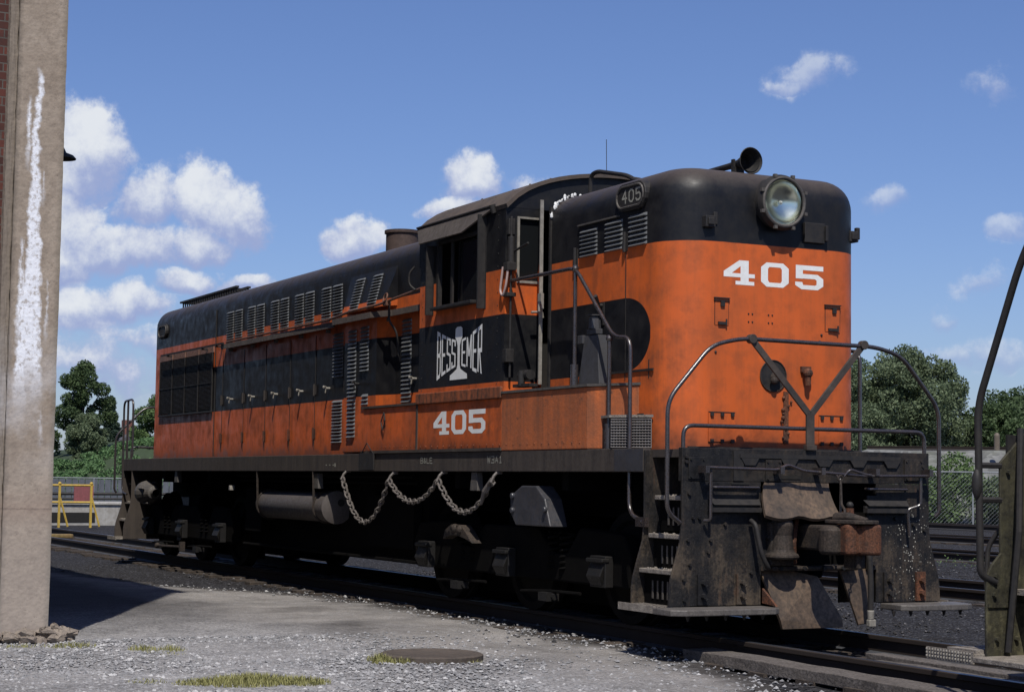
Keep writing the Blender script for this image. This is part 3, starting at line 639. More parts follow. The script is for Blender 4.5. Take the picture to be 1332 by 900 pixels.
# radiator grille
g = MB(); g.box(13.72, 16.62, WH-.02, WH+.012, 2.30, 3.16); GR = part('radiator_grille', g, UND)
g = MB()
for k in range(44): g.box(13.74, 16.6, WH+.012, WH+.022, 2.31+k*.0193, 2.318+k*.0193)
part('grille_slats', g, worn('grille_mesh', (.030, .024, .022), (.018, .016, .015), dirt_amt=.15), GR)
g = MB()
for x in (13.72, 14.44, 15.17, 15.88, 16.60): g.box(x-.009, x+.009, WH+.012, WH+.03, 2.28, 3.16)
g.box(13.7, 16.62, WH+.013, WH+.035, 2.26, 2.285); g.box(13.7, 16.62, WH+.024, WH+.03, 2.70, 2.71)
part('grille_frame', g, BLK, GR)
g = MB(); g.box(13.7, 16.66, WH, WH+.02, 3.163, 3.255)
for x in (14.44, 15.17, 15.88): g.box(x-.015, x+.015, WH+.02, WH+.03, 3.165, 3.25)
part('grille_header', g, PINK, GR)
g = MB(); g.box(12.95, 16.27, WH+.09, WH+.115, 3.235, 3.26)
for x in (13.3, 14.0, 15.9): g.box(x-.02, x+.02, WH, WH+.115, 3.21, 3.234)
part('lifting_bar', g, BLK, GR)
# doors: seams, hinges, latches of the long hood
HNG = worn('dark_hinge', (.035, .03, .028), (.05, .04, .035), dirt_amt=.3); HNGO = worn('oily_orange_hinge', (.15, .045, .02), (.07, .03, .02), dirt=(.02, .015, .012), dirt_amt=.8)
for x in (13.25, 12.24, 11.28, 10.27, 9.31, 8.22):
    g = MB(); g.box(x-.005, x+.005, WH-.005, WH+.006, 1.66, 3.12); part('door_seam', g, BLK, LONG)
    for z in (2.42, 1.86):
        g = MB(); g.box(x-.035, x+.035, WH, WH+.008, z-.06, z+.06); g.cyl((x, WH+.018, z-.075), (x, WH+.018, z+.075), .014, n=8); part('door_hinge', g, HNG if z > 2 else HNGO, LONG)
for x in (12.74, 11.76, 10.78, 9.77, 8.78, 7.52, 6.05):
    y = 1.15 if x == 7.52 else WH
    g = MB(); g.cyl((x, y-.01, 2.42), (x, y+.05, 2.42), .016, n=8); g.tube([(x+.02, y+.04, 2.43), (x-.01, y+.09, 2.44), (x-.045, y+.10, 2.425)], .014, n=6); g.tube([(x+.01, y+.05, 2.43), (x+.015, y+.055, 2.36)], .009, n=6)
    part('door_latch', g, STEELW if x != 7.52 else BLK, LONG, bevel=.003)
for x in (1.77,):
    g = MB(); g.cyl((x, WH-.01, 2.90), (x, WH+.05, 2.90), .018, n=8); g.tube([(x, WH+.05, 2.90), (x-.05, WH+.11, 2.98)], .02, n=6); g.box(x-.03, x+.03, WH, WH+.012, 2.72, 2.93)
    part('door_latch', g, BLK, NOSE)
for x, z in ((2.29, 3.40), (1.355, 3.44)):
    g = MB(); g.cyl((x, WH+.02, z-.09), (x, WH+.02, z+.09), .018, n=8); g.box(x-.03, x+.03, WH, WH+.01, z-.08, z+.08); part('door_hinge', g, BLK, NOSE)
for x in (2.29, 1.355, .94):
    g = MB(); g.box(x-.004, x+.004, WH-.005, WH+.005, 2.2, 3.36 if x > .95 else 2.36); part('door_seam', g, BLK, NOSE)
g = MB(); g.box(.86, 1.6, WH, WH+.012, 2.26, 2.28); g.box(1.02, 1.3, WH, WH+.01, 1.86, 1.89); part('nose_trim', g, BLK, NOSE)
# rear number board, nose number board
def pill(x0, x1, z0, z1, n=8):
    r = (z1-z0)/2; P = []
    for cx, a0 in ((x1-r, -90), (x0+r, 90)):
        for k in range(n+1):
            a = math.radians(a0+180*k/n); P.append((cx+r*math.cos(a), (z0+z1)/2+r*math.sin(a)))
    return P
def numberboard(x0, x1, z0, z1, y, parent):
    g = MB(); g.prism(pill(x0, x1, z0, z1), WH-.30, y, 'y'); nb = part('number_board', g, BLK, parent, bevel=.01)
    g = MB(); pts = [Vector((a, y+.004, b)) for a, b in pill(x0+.03, x1-.03, z0+.03, z1-.03)]; g.tube(pts+[pts[0]], .010, n=6); part('board_rim', g, GREY, nb)
    return nb
NB = numberboard(.97, 1.50, 3.715, 3.965, WH+.035, NOSE)
numberboard(16.25, 16.75, 3.55, 3.78, WH+.03, LONG)
# roof things
g = MB(); zt = 4.235
for y in (.28, .47): g.box(14.35, 17.45, y, y+.05, zt, zt+.03)
for x in np.arange(14.42, 17.3, .125): g.box(x-.012, x+.012, .29, .51, zt-.001, zt-.02)
for x in np.arange(14.42, 17.3, .125): g.box(x-.012, x+.012, .49, .51, 4.06, zt-.021)
g.box(14.4, 17.3, .48, .52, 4.04, 4.09)
part('roof_walk', g, BLK)
g = MB(); g.tube([(13.55, .3, 4.05), (13.55, .3, 4.18), (14.3, .3, 4.2)], .02, bend=.05); g.ball((13.5, .45, 4.1), .045); part('roof_fitting', g, BLK)
g = MB(); g.lathe((8.98, 0, 4.02), (0, 0, 1), [(0, .42), (.10, .36), (.2, .215), (.46, .215), (.46, .235), (.50, .235), (.50, .19), (.3, .18)], 32)
part('exhaust_stack', g, worn('burnt_stack', (.055, .035, .03), (.09, .06, .05), dirt_amt=.4, rough=.8), smooth=True)
g = MB(); g.tube([(2.84, .60, 4.03), (2.82, .60, 4.31), (2.68, .60, 4.32), (2.12, .60, 4.20), (1.75, .60, 4.04)], .022, bend=.09); part('vent_pipe', g, BLK)
g = MB(); g.tube([(2.51, .6, 4.28), (2.52, .6, 4.61)], .0035, n=5); part('antenna', g, BLK)
# horn
g = MB(); g.lathe((.86, .03, 4.20), (1, 0, .0), [(0, .118), (.004, .124), (.02, .108), (.09, .07), (.2, .04), (.36, .03), (.72, .026), (1.0, .022)], 28)
HORN = part('horn', g, BLK, smooth=True)
g = MB(); g.box(1.05, 1.11, -.02, .08, 4.055, 4.17); g.box(1.06, 1.10, .07, .09, 4.06, 4.24); g.lathe((1.9, .05, 4.05), (0, 0, 1), [(0, .09), (.05, .08), (.10, .03), (.10, 0)], 16); part('horn_mount', g, BLK, HORN)
g = MB(); g.lathe((.875, .03, 4.20), (1, 0, 0), [(0, .10), (.14, .05), (.16, 0)], 24); part('horn_throat', g, DARK, HORN)
# headlight
hy, hz = -.01, 3.765
g = MB(); g.lathe((.40, hy, hz), (1, 0, 0), [(0, .205), (0, .232), (.03, .245), (.05, .25), (.05, .228), (.10, .228), (.38, .24), (.68, .25)], 40)
HL = part('headlight', g, BLK, smooth=True)
g = MB(); g.torus((.405, hy, hz), (1, 0, 0), .215, .016, 40); 
for k in range(8):
    a = math.radians(22+45*k); g.box(.39, .42, hy+.245*math.cos(a)-.015, hy+.245*math.cos(a)+.015, hz+.245*math.sin(a)-.015, hz+.245*math.sin(a)+.015)
part('headlight_rim', g, GREY, HL)
g = MB(); g.lathe((.412, hy, hz), (-1, 0, 0), [(0, .205), (.012, .16), (.022, .1), (.026, .0001)], 40); part('lens', g, LENS, HL, smooth=True)
g = MB(); g.lathe((.435, hy, hz), (1, 0, 0), [(0, .2), (.02, .185), (.045, .14), (.07, .07), (.078, .0001)], 40); part('reflector', g, REFL, HL, smooth=True)
g = MB(); g.ball((.475, hy, hz), .018, 8); part('bulb', g, plain('bulb_glass', (.8, .8, .75), .1), HL)
# nose details
XN = .525
def nbox(y0, y1, z0, z1, d=.01): return (XN-d, XN+.002, y0, y1, z0, z1)
for y in (.70, -.93):
    g = MB(); xx = XN+(.008 if y > 0 else .137); g.box(xx-.05, xx+.05, y-.05, y+.05, 3.50, 3.60); g.box(xx-.065, xx-.05, y-.03, y+.03, 3.52, 3.58); g.box(xx-.02, xx+.02, y-.09, y-.05, 3.53, 3.64); part('classification_lamp', g, BLK, NOSE, bevel=.006)
g = MB(); g.box(*nbox(-.52, -.30, 3.44, 3.62, .03)); g.box(*nbox(-.54, -.51, 3.46, 3.60, .055)); part('lamp_bracket', g, BLK, NOSE, bevel=.005)
for y0, y1 in ((.49, .63), (-.70, -.54)):
    g = MB(); g.box(*nbox(y0, y1, 2.655, 2.895, .004)); dr = part('inspection_door', g, LIV, NOSE)
    g = MB(); g.box(*nbox(y0-.01, y1+.01, 2.888, 2.897, .016)); g.box(*nbox(y0-.01, y1+.01, 2.868, 2.874, .014)); g.box(*nbox(y0+.02, y1-.03, 2.66, 2.685, .02)); g.box(*nbox(y0+.045, y0+.085, 2.82, 2.868, .02))
    g.cyl((XN-.02, y0+.03, 2.655), (XN-.02, y0+.03, 2.71), .008, n=6); g.box(*nbox(y0-.002, y0+.001, 2.66, 2.89, .006)); g.box(*nbox(y1-.001, y1+.002, 2.66, 2.89, .006)); part('door_fittings', g, BLK, dr)
g = MB()
for y in (.28, .24, .07, .03):
    for z in (2.77, 2.70): g.bolt((XN, y, z), (-1, 0, 0), .008, .006)
for y, z in ((.62, 2.42), (-.5, 2.62), (-.48, 2.56)): g.ball((XN-.002, y, z), .012, 4)
part('nose_bolts', g, BLK, NOSE)
g = MB(); g.cyl((XN+.004, .02, 2.235), (XN-.006, .02, 2.235), .135, n=28); PO = part('nose_port', g, BLK, NOSE)
g = MB(); g.cyl((XN-.004, .0, 2.22), (XN-.06, .0, 2.22), .05, .03, n=10); g.ball((XN-.05, .04, 2.19), .035, 6); g.torus((XN-.008, .02, 2.235), (1, 0, 0), .137, .006, 28, 6); part('port_fitting', g, CAST, PO)
g = MB(); g.box(*nbox(-.37, -.27, 2.28, 2.33, .03)); g.cyl((XN-.05, -.32, 2.28), (XN-.05, -.32, 2.16), .032, .025, n=8); g.ball((XN-.05, -.32, 2.27), .045, 6); part('mu_receptacle', g, RUSTC, NOSE)
for y0, y1 in ((.42, .69), (-.74, -.47)):
    g = MB(); g.box(*nbox(y0, y1, 1.645, 1.90, .008)); pn = part('sand_hatch', g, LIV, NOSE)
    g = MB()
    for y in (y0+.03, (y0+y1)/2, y1-.03):
        for z in (1.885, 1.655): g = MB(); g.box(*nbox(y-.015, y+.015, z-.02, z+.012, .024)); part('hatch_clip', g, BLK, pn)
    g = MB(); g.box(*nbox(y0, y1, 1.898, 1.904, .012)); part('hatch_strip', g, BLK, pn)
g = MB(); g.box(*nbox(-.14, -.09, 1.64, 2.10, .012))
for k in range(12): g.ball((XN-.012, random.uniform(-.17, -.05), 1.66+k*.035), random.uniform(.008, .02), 4)
part('drain_strip', g, RUSTC, NOSE)
g = MB(); g.box(XN-.03, XN, -.9, .9, 1.58, 1.60); part('nose_foot', g, BLK, NOSE)

g = MB()
for x in np.arange(5.6, 17.0, .18): g.bolt((x, WH, 3.81 if x > 8.2 else 3.86), (0, 1, 0), .007, .004)
for z in np.arange(1.7, 3.8, .12): g.bolt((13.66, WH, z), (0, 1, 0), .007, .004)
part('rivet_row', g, BLK, LONG)
g = MB()
for x in np.arange(5.5, 7.0, .12): g.bolt((x, HW, 1.65), (0, 1, 0), .007, .004)
for x in np.arange(1.75, 5.4, .15): g.bolt((x, HW+.004, 1.64), (0, 1, 0), .008, .005)
part('box_rivets', g, ORG, SB)
for cx, z0, z1 in ((3.50, 2.25, 3.95), (5.36, 2.25, 3.95)):
    g = MB()
    for z in np.arange(z0, z1, .13): g.bolt((cx, HW, z), (0, 1, 0), .007, .004)
    part('cab_rivets', g, BLK, CAB)
# ---- lettering ------------------------------------------------------
ZL = [0]
def stroke(g, pts, w, mp, wv=None):
    """flat ribbons in u,v; each stroke lifted a hair above the last"""
    wv = wv or w
    for (a, b) in zip(pts[:-1], pts[1:]):
        d = Vector((b[0]-a[0], b[1]-a[1])); L = d.length; d /= L
        hw = w/2 if abs(d.y) > .5 else wv/2
        e = .5*(w if abs(d.x) > .9 else wv) if True else 0
        n = Vector((-d.y, d.x))*hw; a2 = Vector(a)-d*(hw if abs(d.x) > .95 or abs(d.y) > .95 else hw*.5); b2 = Vector(b)+d*(hw if abs(d.x) > .95 or abs(d.y) > .95 else hw*.5)
        ZL[0] = (ZL[0]+1) % 40; h = ZL[0]*.00006; K = 4
        vs = [mp(*(a2.lerp(b2, k/K)+n*s), h) for k in range(K+1) for s in (1, -1)]
        g.add(vs, [(2*k, 2*k+1, 2*k+3, 2*k+2) for k in range(K)])
GL = {  # unit box strokes
 'B': [[(0, 0), (0, 1), (.75, 1), (1, .9), (1, .62), (.8, .5), (0, .5)], [(.8, .5), (1, .4), (1, .1), (.75, 0), (0, 0)]],
 'E': [[(1, 1), (0, 1), (0, 0), (1, 0)], [(0, .5), (.8, .5)]],
 'S': [[(1, .8), (1, 1), (0, 1), (0, .55), (1, .45), (1, 0), (0, 0), (0, .2)]],
 'M': [[(0, 0), (0, 1), (.5, .35), (1, 1), (1, 0)]],
 'R': [[(0, 0), (0, 1), (1, 1), (1, .5), (0, .5)], [(.4, .5), (1, 0)]],
 'L': [[(0, 1), (0, 0), (1, 0)]], 'W': [[(0, 1), (.22, 0), (.5, .75), (.78, 0), (1, 1)]], 'A': [[(0, 0), (.5, 1), (1, 0)], [(.2, .35), (.8, .35)]],
 '&': [[(1, 0), (.2, .75), (.4, 1), (.7, .8), (0, .3), (.3, 0), (1, .4)]], '3': [[(0, 1), (1, 1), (1, 0), (0, 0)], [(.3, .5), (1, .5)]], '1': [[(.2, .8), (.5, 1), (.5, 0)], [(.2, 0), (.8, 0)]],
 '4': [[(.72, 0), (.72, 1), (0, .36), (1, .36)]], '0': [[(.3, 0), (.7, 0), (1, .2), (1, .8), (.7, 1), (.3, 1), (0, .8), (0, .2), (.3, 0)]],
 '5': [[(.95, 1), (.05, 1), (.05, .56), (.75, .6), (1, .45), (1, .15), (.7, 0), (.25, 0), (0, .17)]], '9': [[(1, .5), (0, .5), (0, 1), (1, 1), (1, 0), (0, 0)]], 'T': [[(0, 1), (1, 1)], [(.5, 1), (.5, 0)]], 'D': [[(0, 0), (0, 1), (.7, 1), (1, .7), (1, .3), (.7, 0), (0, 0)]], '-': [[(.1, .5), (.9, .5)]], ' ': []}
SERIF = {'4': [[(.45, 0), (1.0, 0)], [(.62, 1.0), (.78, 1.0)]], '0': [], '5': [[(.95, 1.0), (.97, .90)]]}
def text(name, s, u0, v0, cw, ch, gap, sw, mp, m, parent, serif=False, wv=None):
    g = MB(); u = u0
    for c in s:
        f = lambda a, b, h, u=u: mp(u+a, v0+b, h)
        for pl in GL[c]+(SERIF.get(c, []) if serif else []):
            stroke(g, [(p[0]*cw, p[1]*ch) for p in pl], sw, f, wv)
        u += cw+gap
    return g.build(name, m, parent)
side = lambda y: (lambda u, v, h: (-u, y+.0012+h, v))            # seen from +Y : u runs towards -X
front = lambda x: (lambda u, v, h: (x-.0012-h, -u, v))           # seen from -X : u runs towards -Y
DG = {'4': [[(.54, 0), (.80, 0), (.80, 1), (.54, 1)], [(0, .46), (0, .52), (.50, 1), (.54, 1), (.54, .76), (.26, .46)], [(0, .30), (.54, .30), (.54, .46), (0, .46)], [(.80, .30), (1, .30), (1, .46), (.80, .46)], [(.38, 0), (.54, 0), (.54, .15), (.38, .15)], [(.80, 0), (.98, 0), (.98, .15), (.80, .15)]],
 '5': [[(.02, .80), (1, .80), (1, 1), (.02, 1)], [(.02, .44), (.27, .44), (.27, .80), (.02, .80)], [(.27, .45), (.70, .45), (.80, .64), (.27, .64)], [(.70, .45), (.76, .40), (1, .47), (.80, .64)], [(.76, .22), (1, .17), (1, .47), (.76, .40)], [(.70, .18), (.80, 0), (1, .17), (.76, .22)], [(.22, 0), (.80, 0), (.70, .18), (.28, .18)], [(0, .16), (.22, 0), (.28, .18), (.25, .30), (0, .30)]]}
oc = [(.2, 0), (.8, 0), (1, .2), (1, .8), (.8, 1), (.2, 1), (0, .8), (0, .2)]; ic = [(.30, .18), (.70, .18), (.75, .26), (.75, .74), (.70, .82), (.30, .82), (.25, .74), (.25, .26)]
DG['0'] = [[oc[i], oc[(i+1) % 8], ic[(i+1) % 8], ic[i]] for i in range(8)]
def digits(us, v0, h, mp, m, parent, name='road_number'):
    g = MB()
    for c, (ua, ub) in zip('405', us):
        for pl in DG[c]: g.add([mp(ua+(ub-ua)*p[0], v0+h*p[1], 0) for p in pl], [tuple(range(len(pl)))])
    return g.build(name, m, parent)
digits([(-.54, -.215), (-.15, .145), (.215, .52)], 3.02, .215, front(XN), WHITE, NOSE)
digits([(-5.02, -4.61), (-4.56, -4.195), (-4.14, -3.74)], 1.762, .245, side(HW), WHITE, SB)
text('board_digits', '405', -1.37, 3.79, .075, .105, .045, .018, side(WH+.035), OFFW, NB)
text('initials', 'B&LE', -5.34, 1.462, .056, .058, .026, .010, side(HW), OFFW, LOCO)
text('class_mark', 'W3A1', -3.68, 1.462, .062, .062, .028, .010, side(HW), OFFW, LOCO)
text('service_stencil', '- - -9', -8.24, 1.435, .04, .03, .02, .014, side(HW), OFFW, LOCO)
# BESSEMER emblem with the rail section as its I
g = MB(); uc = -4.40; vc = 2.605
def env(u):   # half height of the bow tie at u
    q = abs(u-uc)/.52; return .135+.135*q**1.3
def warp(u0, cw):
    def f(a, b, h):
        u = u0+a; return (-u, HW+.0012+h, vc-.03*0+env(u)*(2*b-1))
    return f
for s, u0 in (('BESS', uc-.54), ('EMER', uc+.08)):
    cw = .075
    for i, c in enumerate(s):
        w_ = cw*(1.3 if c == 'M' else 1)
        for pl in GL[c]:
            f = warp(u0, w_); pp = [(p[0]*w_, .07+p[1]*.86) for p in pl]
            for a, b in zip(pp[:-1], pp[1:]):
                ve = abs(b[1]-a[1])*.4 > abs(b[0]-a[0]); hw = .0135; hv = .040
                ZL[0] = (ZL[0]+1) % 40; h = ZL[0]*.00006
                if ve: q = [(a[0]-hw, a[1]), (a[0]+hw, a[1]), (b[0]+hw, b[1]), (b[0]-hw, b[1])]
                else:
                    sg = 1 if b[0] > a[0] else -1; q = [(a[0]-hw*sg, a[1]-hv), (a[0]-hw*sg, a[1]+hv), (b[0]+hw*sg, b[1]+hv), (b[0]+hw*sg, b[1]-hv)]
                g.add([f(x_, y_, h) for x_, y_ in q], [(0, 1, 2, 3)])
        u0 += w_+.048
half = [(.0, .275), (.045, .275), (.085, .255), (.088, .165), (.055, .13), (.030, .08), (.028, -.12), (.045, -.165), (.15, -.205), (.21, -.225), (.215, -.275), (0, -.275)]
pl = half+[(-a, b) for a, b in half[::-1]]
g.add([(-(uc+a), HW+.0016+.0026, vc+b) for a, b in pl], [tuple(range(len(pl)))])
g.build('railroad_emblem', WHITE, LOCO)

# ---- handrails ------------------------------------------------------
R = .0185
for s in (1, -1):
    y = s*1.235
    g = MB()
    if s == 1: g.tube([(3.29, y, 3.26), (1.95, y, 3.255), (1.22, y, 2.56), (.93, y, 2.55), (.93, y, 1.02), (.60, y+s*.05, .95)], R, bend=.13)
    else: g.tube([(1.25, y, 2.54), (.93, y, 2.54), (.93, y, 1.02), (.60, y+s*.05, .95)], R, bend=.13)
    g.box(.56, .72, y+s*.02, y+s*.06, .91, .99); HR = part('side_handrail', g, RAILT, smooth=True)
    g = MB(); g.tube([(1.30, y, 1.58), (1.30, y, 2.55)], R*1.05); g.cyl((1.30, y, 1.58), (1.30, y, 1.80), .034); g.ball((1.30, y, 2.56), .034, 6); part('stanchion', g, RAILT, HR)
    if s == 1:
        g = MB(); g.tube([(1.95, y, 2.15), (1.95, y, 3.255)], R*1.05); g.cyl((1.95, y, 2.15), (1.95, y, 2.36), .036); g.ball((1.95, y, 3.25), .034, 6); part('stanchion', g, RAILT, HR)
g = MB(); g.tube([(.02, .0-1.36, 1.02), (.0, -1.39, 1.06), (0, -1.39, 1.97), (0, -.98, 2.42), (0, -.7, 2.49), (0, .7, 2.50), (0, 1.0, 2.43), (0, 1.42, 1.96), (0, 1.42, 1.05), (.02, 1.28, .96)], R, bend=.12)
FR = part('pilot_handrail', g, RAILT, smooth=True)
g = MB(); g.tube([(.03, 1.25, 1.56), (.03, 1.25, 1.76), (.03, -1.25, 1.76), (.03, -1.25, 1.56)], R, bend=.1); part('low_rail', g, RAILT, smooth=True)
g = MB(); g.box(-.03, .03, -.05, .05, 1.578, 1.62); g.box(-.012, .012, -.04, .04, 1.58, 1.90)
for y1 in (.60, -.56):
    a = Vector((0, 0, 1.87)); b = Vector((0, y1, 2.50)); d = norm(b-a); n_ = Vector((0, -d.z, d.y))*.028
    g.add([tuple(a+n_+Vector((.01, 0, 0))), tuple(a-n_+Vector((.01, 0, 0))), tuple(b-n_+Vector((.01, 0, 0))), tuple(b+n_+Vector((.01, 0, 0))), tuple(a+n_-Vector((.011, 0, 0))), tuple(a-n_-Vector((.011, 0, 0))), tuple(b-n_-Vector((.011, 0, 0))), tuple(b+n_-Vector((.011, 0, 0)))], [(0, 1, 2, 3), (7, 6, 5, 4), (0, 4, 5, 1), (1, 5, 6, 2), (2, 6, 7, 3), (3, 7, 4, 0)])
    g.cyl((-.03, y1, 2.50), (.03, y1, 2.50), .04, n=12)
part('rail_brace', g, worn('brace_flat', (.028, .024, .022), (.09, .07, .055), dirt_amt=.4, scale=5), bevel=.003)
# rear end rails
XR = 18.05
g = MB(); g.tube([(XR, 1.36, 1.0), (XR, 1.40, 1.06), (XR, 1.40, 1.97), (XR, .9, 2.47), (XR, -.9, 2.47), (XR, -1.40, 1.97), (XR, -1.40, 1.06), (XR, -1.30, .98)], R, bend=.12); part('rear_handrail', g, RAILT, smooth=True)
g = MB(); g.tube([(17.75, 1.26, .98), (18.02, 1.27, 1.02), (18.05, 1.27, 2.56), (17.45, 1.27, 2.58), (17.42, 1.27, 1.6)], R, bend=.14); g.tube([(17.78, 1.27, 2.56), (17.78, 1.27, 1.58)], R); part('rear_side_rail', g, RAILT, smooth=True)
g = MB(); g.tube([(17.95, 1.15, 1.56), (17.95, 1.15, 1.78), (17.95, -1.15, 1.78), (17.95, -1.15, 1.56)], R, bend=.08); part('rear_low_rail', g, RAILT, smooth=True)
# platform boxes: tall tapered box next to stanchion
g = MB(); g.add([(1.98, 1.18, 2.17), (1.58, 1.18, 2.17), (1.58, 1.06, 2.17), (1.98, 1.06, 2.17), (1.90, 1.16, 2.62), (1.66, 1.16, 2.62), (1.66, 1.06, 2.62), (1.90, 1.06, 2.62)], [(0, 1, 2, 3), (4, 5, 6, 7), (0, 1, 5, 4), (1, 2, 6, 5), (2, 3, 7, 6), (3, 0, 4, 7)])
g.box(1.70, 1.86, 1.08, 1.16, 2.63, 2.68); g.cyl((1.78, 1.12, 2.68), (1.78, 1.12, 2.80), .06, .05, n=10); g.cyl((1.78, 1.12, 2.80), (1.78, 1.12, 2.81), .07, n=10); g.box(1.9, 2.0, 1.14, 1.18, 2.55, 2.63)
part('sander_filler', g, worn('dull_filler_box', (.05, .05, .055), (.07, .07, .075), dirt_amt=.4, rough=.5), bevel=.006)
# perforated step boxes on the front deck
for s in (1, -1):
    g = MB(); g.prism([(1.20, s*1.262), (.88, s*1.045), (1.25, s*1.045), (1.5, s*1.2)], 1.58, 1.85, 'z'); MBX = part('deck_step', g, BLK)
    g = MB(); a = Vector((1.185, s*1.268, 0)); b = Vector((.865, s*1.05, 0)); d = (b-a); n_ = norm(Vector((d.y, -d.x, 0)))
    if n_.x > 0: n_ = -n_
    for k in range(15):
        p = a+d*(k/14); g.cyl(p+n_*.012+Vector((0, 0, 1.585)), p+n_*.012+Vector((0, 0, 1.84)), .0045, n=5)
    for k in range(11):
        z = 1.59+k*.0245; g.cyl(a+n_*.019+Vector((0, 0, z)), b+n_*.019+Vector((0, 0, z)), .0045, n=5)
    part('step_mesh', g, MESHM, MBX)
    g = MB(); g.prism([(1.22, s*1.28), (.85, s*1.045), (1.25, s*1.045), (1.5, s*1.21)], 1.852, 1.875, 'z'); part('step_tread', g, TREAD, MBX)

# ---- pilot ----------------------------------------------------------
def prof(s, top=1.575, bot=.28, inner=.0):
    return [(s*1.276, top), (s*1.276, .95), (s*1.29, .80), (s*1.38, .50), (s*1.395, .40), (s*1.395, bot)]
PLT = MB()
# outer sheets either side of the coupler opening; butted to a top beam
g = MB(); g.prism(prof(1, 1.30)+[(.50, .28), (.50, 1.30)], 0, .022, 'x'); PL = part('pilot_sheet', g, PIL, bevel=.003)
g = MB(); g.prism(prof(-1, 1.30)+[(-.70, .28), (-.70, 1.30)], 0, .022, 'x'); PR = part('pilot_sheet', g, PILS, bevel=.003)
g = MB(); g.box(0, .06, -1.276, 1.276, 1.302, DZ-.001); EB = part('end_beam', g, PIL, bevel=.004)
g = MB(); g.box(-.02, .0-.001, -.95, .72, 1.50, 1.535)
for y in (.62, .22, -.14, -.5, -.86): g.prism([(y-.09, 1.50), (y+.09, 1.50), (y+.05, 1.44), (y-.05, 1.44)], -.019, -.001, 'x')
g.box(-.012, -.001, .68, .78, 1.31, 1.56); part('beam_flange', g, BLK, EB)
g = MB()   # recessed central plates
g.box(.15, .17, -.70, .50, .60, 1.302); g.box(.022, .16, .50, .515, .28, 1.30); g.box(.022, .16, -.715, -.70, .28, 1.30); part('coupler_recess', g, UND)
g = MB()
for (y0, y1, y) in ((.38, .50, .43), (-.70, -.60, -.65)):
    g = MB(); g.box(-.004, .018, y0, y1, .56, 1.20)
    for z in (1.06, .84, .62): g.bolt((-.004, y, z), (-1, 0, 0), .032, .04)
    part('recess_flange', g, PIL, bevel=.003)
for y, zb in ((1.08, 0), (.70, 0), (-.82, 0), (-1.17, 0)):
    g = MB(); g.box(-.022, -.001, y-.05, y+.05, .29, .54)
    for z in (.47, .36): g.bolt((-.022, y, z), (-1, 0, 0), .026, .035); g.cyl((-.055, y-.02, z-.03), (-.03, y, z), .012, n=6)
    part('step_bracket', g, RUSTC if y < -1 else PIL)
g = MB()
for (y, z) in ((1.24, 1.50), (1.24, 1.46), (1.21, 1.20), (1.2, .62), (1.26, .5), (1.25, .33), (1.17, 1.0), (1.11, 1.0), (.86, .95), (1.0, .82), (.6, .55), (-.9, 1.0), (-1.2, 1.46), (-1.22, .9), (-1.1, .95), (1.22, .82), (1.02, .72)): g = MB(); g.bolt((-.001, y, z), (-1, 0, 0), .018, .02); part('bolt', g, PIL)
for (y0, y1, z0, z1) in ((.62, .80, 1.27, 1.295), (.10, .30, 1.33, 1.36), (-.72, -.9, 1.27, 1.295)):
    g = MB(); g.box(-.006, -.001, y0, y1, z0, z1); part('slot', g, DARK)
for (y0, y1, z0, z1) in ((1.06, 1.22, 1.32, 1.50), (-1.2, -1.0, 1.33, 1.52), (.30, .46, 1.31, 1.49)):
    g = MB(); g.box(-.014, -.001, y0, y1, z0, z1)
    pt_ = part('patch_plate', g, PIL, bevel=.003)
    g = MB()
    for yy in (y0+.02, y1-.02):
        for zz in (z0+.02, z1-.02): g.bolt((-.014, yy, zz), (-1, 0, 0), .010, .010)
    part('rivets', g, PIL, pt_)
# upper pockets with lift rods
for y0, y1, m_ in ((.52, 1.02, PIL), (-1.03, -.56, PILS)):
    g = MB(); g.box(-.03, -.001, y0, y1, 1.09, 1.11); g.add([(-.001, y0, 1.16), (-.001, y1, 1.16), (-.06, y1-.02, 1.11), (-.06, y0+.02, 1.11)], [(0, 1, 2, 3)]); g.box(-.06, -.001, y0, y1, 1.05, 1.088); part('pocket_lip', g, BLK)
    g = MB(); g.tube([(-.002, y0+.02, 1.255), (-.05, y0+.03, 1.255), (-.05, y1-.03, 1.255), (-.002, y1-.02, 1.255)], .012, bend=.02, n=8); part('grab_bar', g, RAILT)
g = MB(); g.tube([(-.10, 1.10, 1.415), (-.10, .40, 1.405), (-.10, .30, 1.45), (-.10, .14, 1.40), (-.10, -.50, 1.365), (-.10, -1.20, 1.375)], .014, bend=.04, n=8)
g.tube([(-.10, -.28, 1.36), (-.12, -.33, 1.42), (-.10, -.50, 1.38), (-.12, -.56, 1.37)], .012, bend=.03); g.tube([(-.08, 1.05, 1.4), (-.08, 1.05, .98), (-.03, 1.08, .98)], .014, bend=.03); g.tube([(-.08, -1.12, 1.37), (-.08, -1.12, 1.12), (-.05, -1.0, 1.08), (-.05, -1.02, .85)], .014, bend=.03)
for y in (1.11, .37, -.05, -.62, -1.2): g.box(-.13, -.001, y-.02, y+.02, 1.37, 1.43)
g.tube([(-.10, -.2, 1.37), (-.16, -.2, 1.33), (-.16, -.2, 1.05)], .010, bend=.02)
part('uncoupling_lever', g, RAILT)
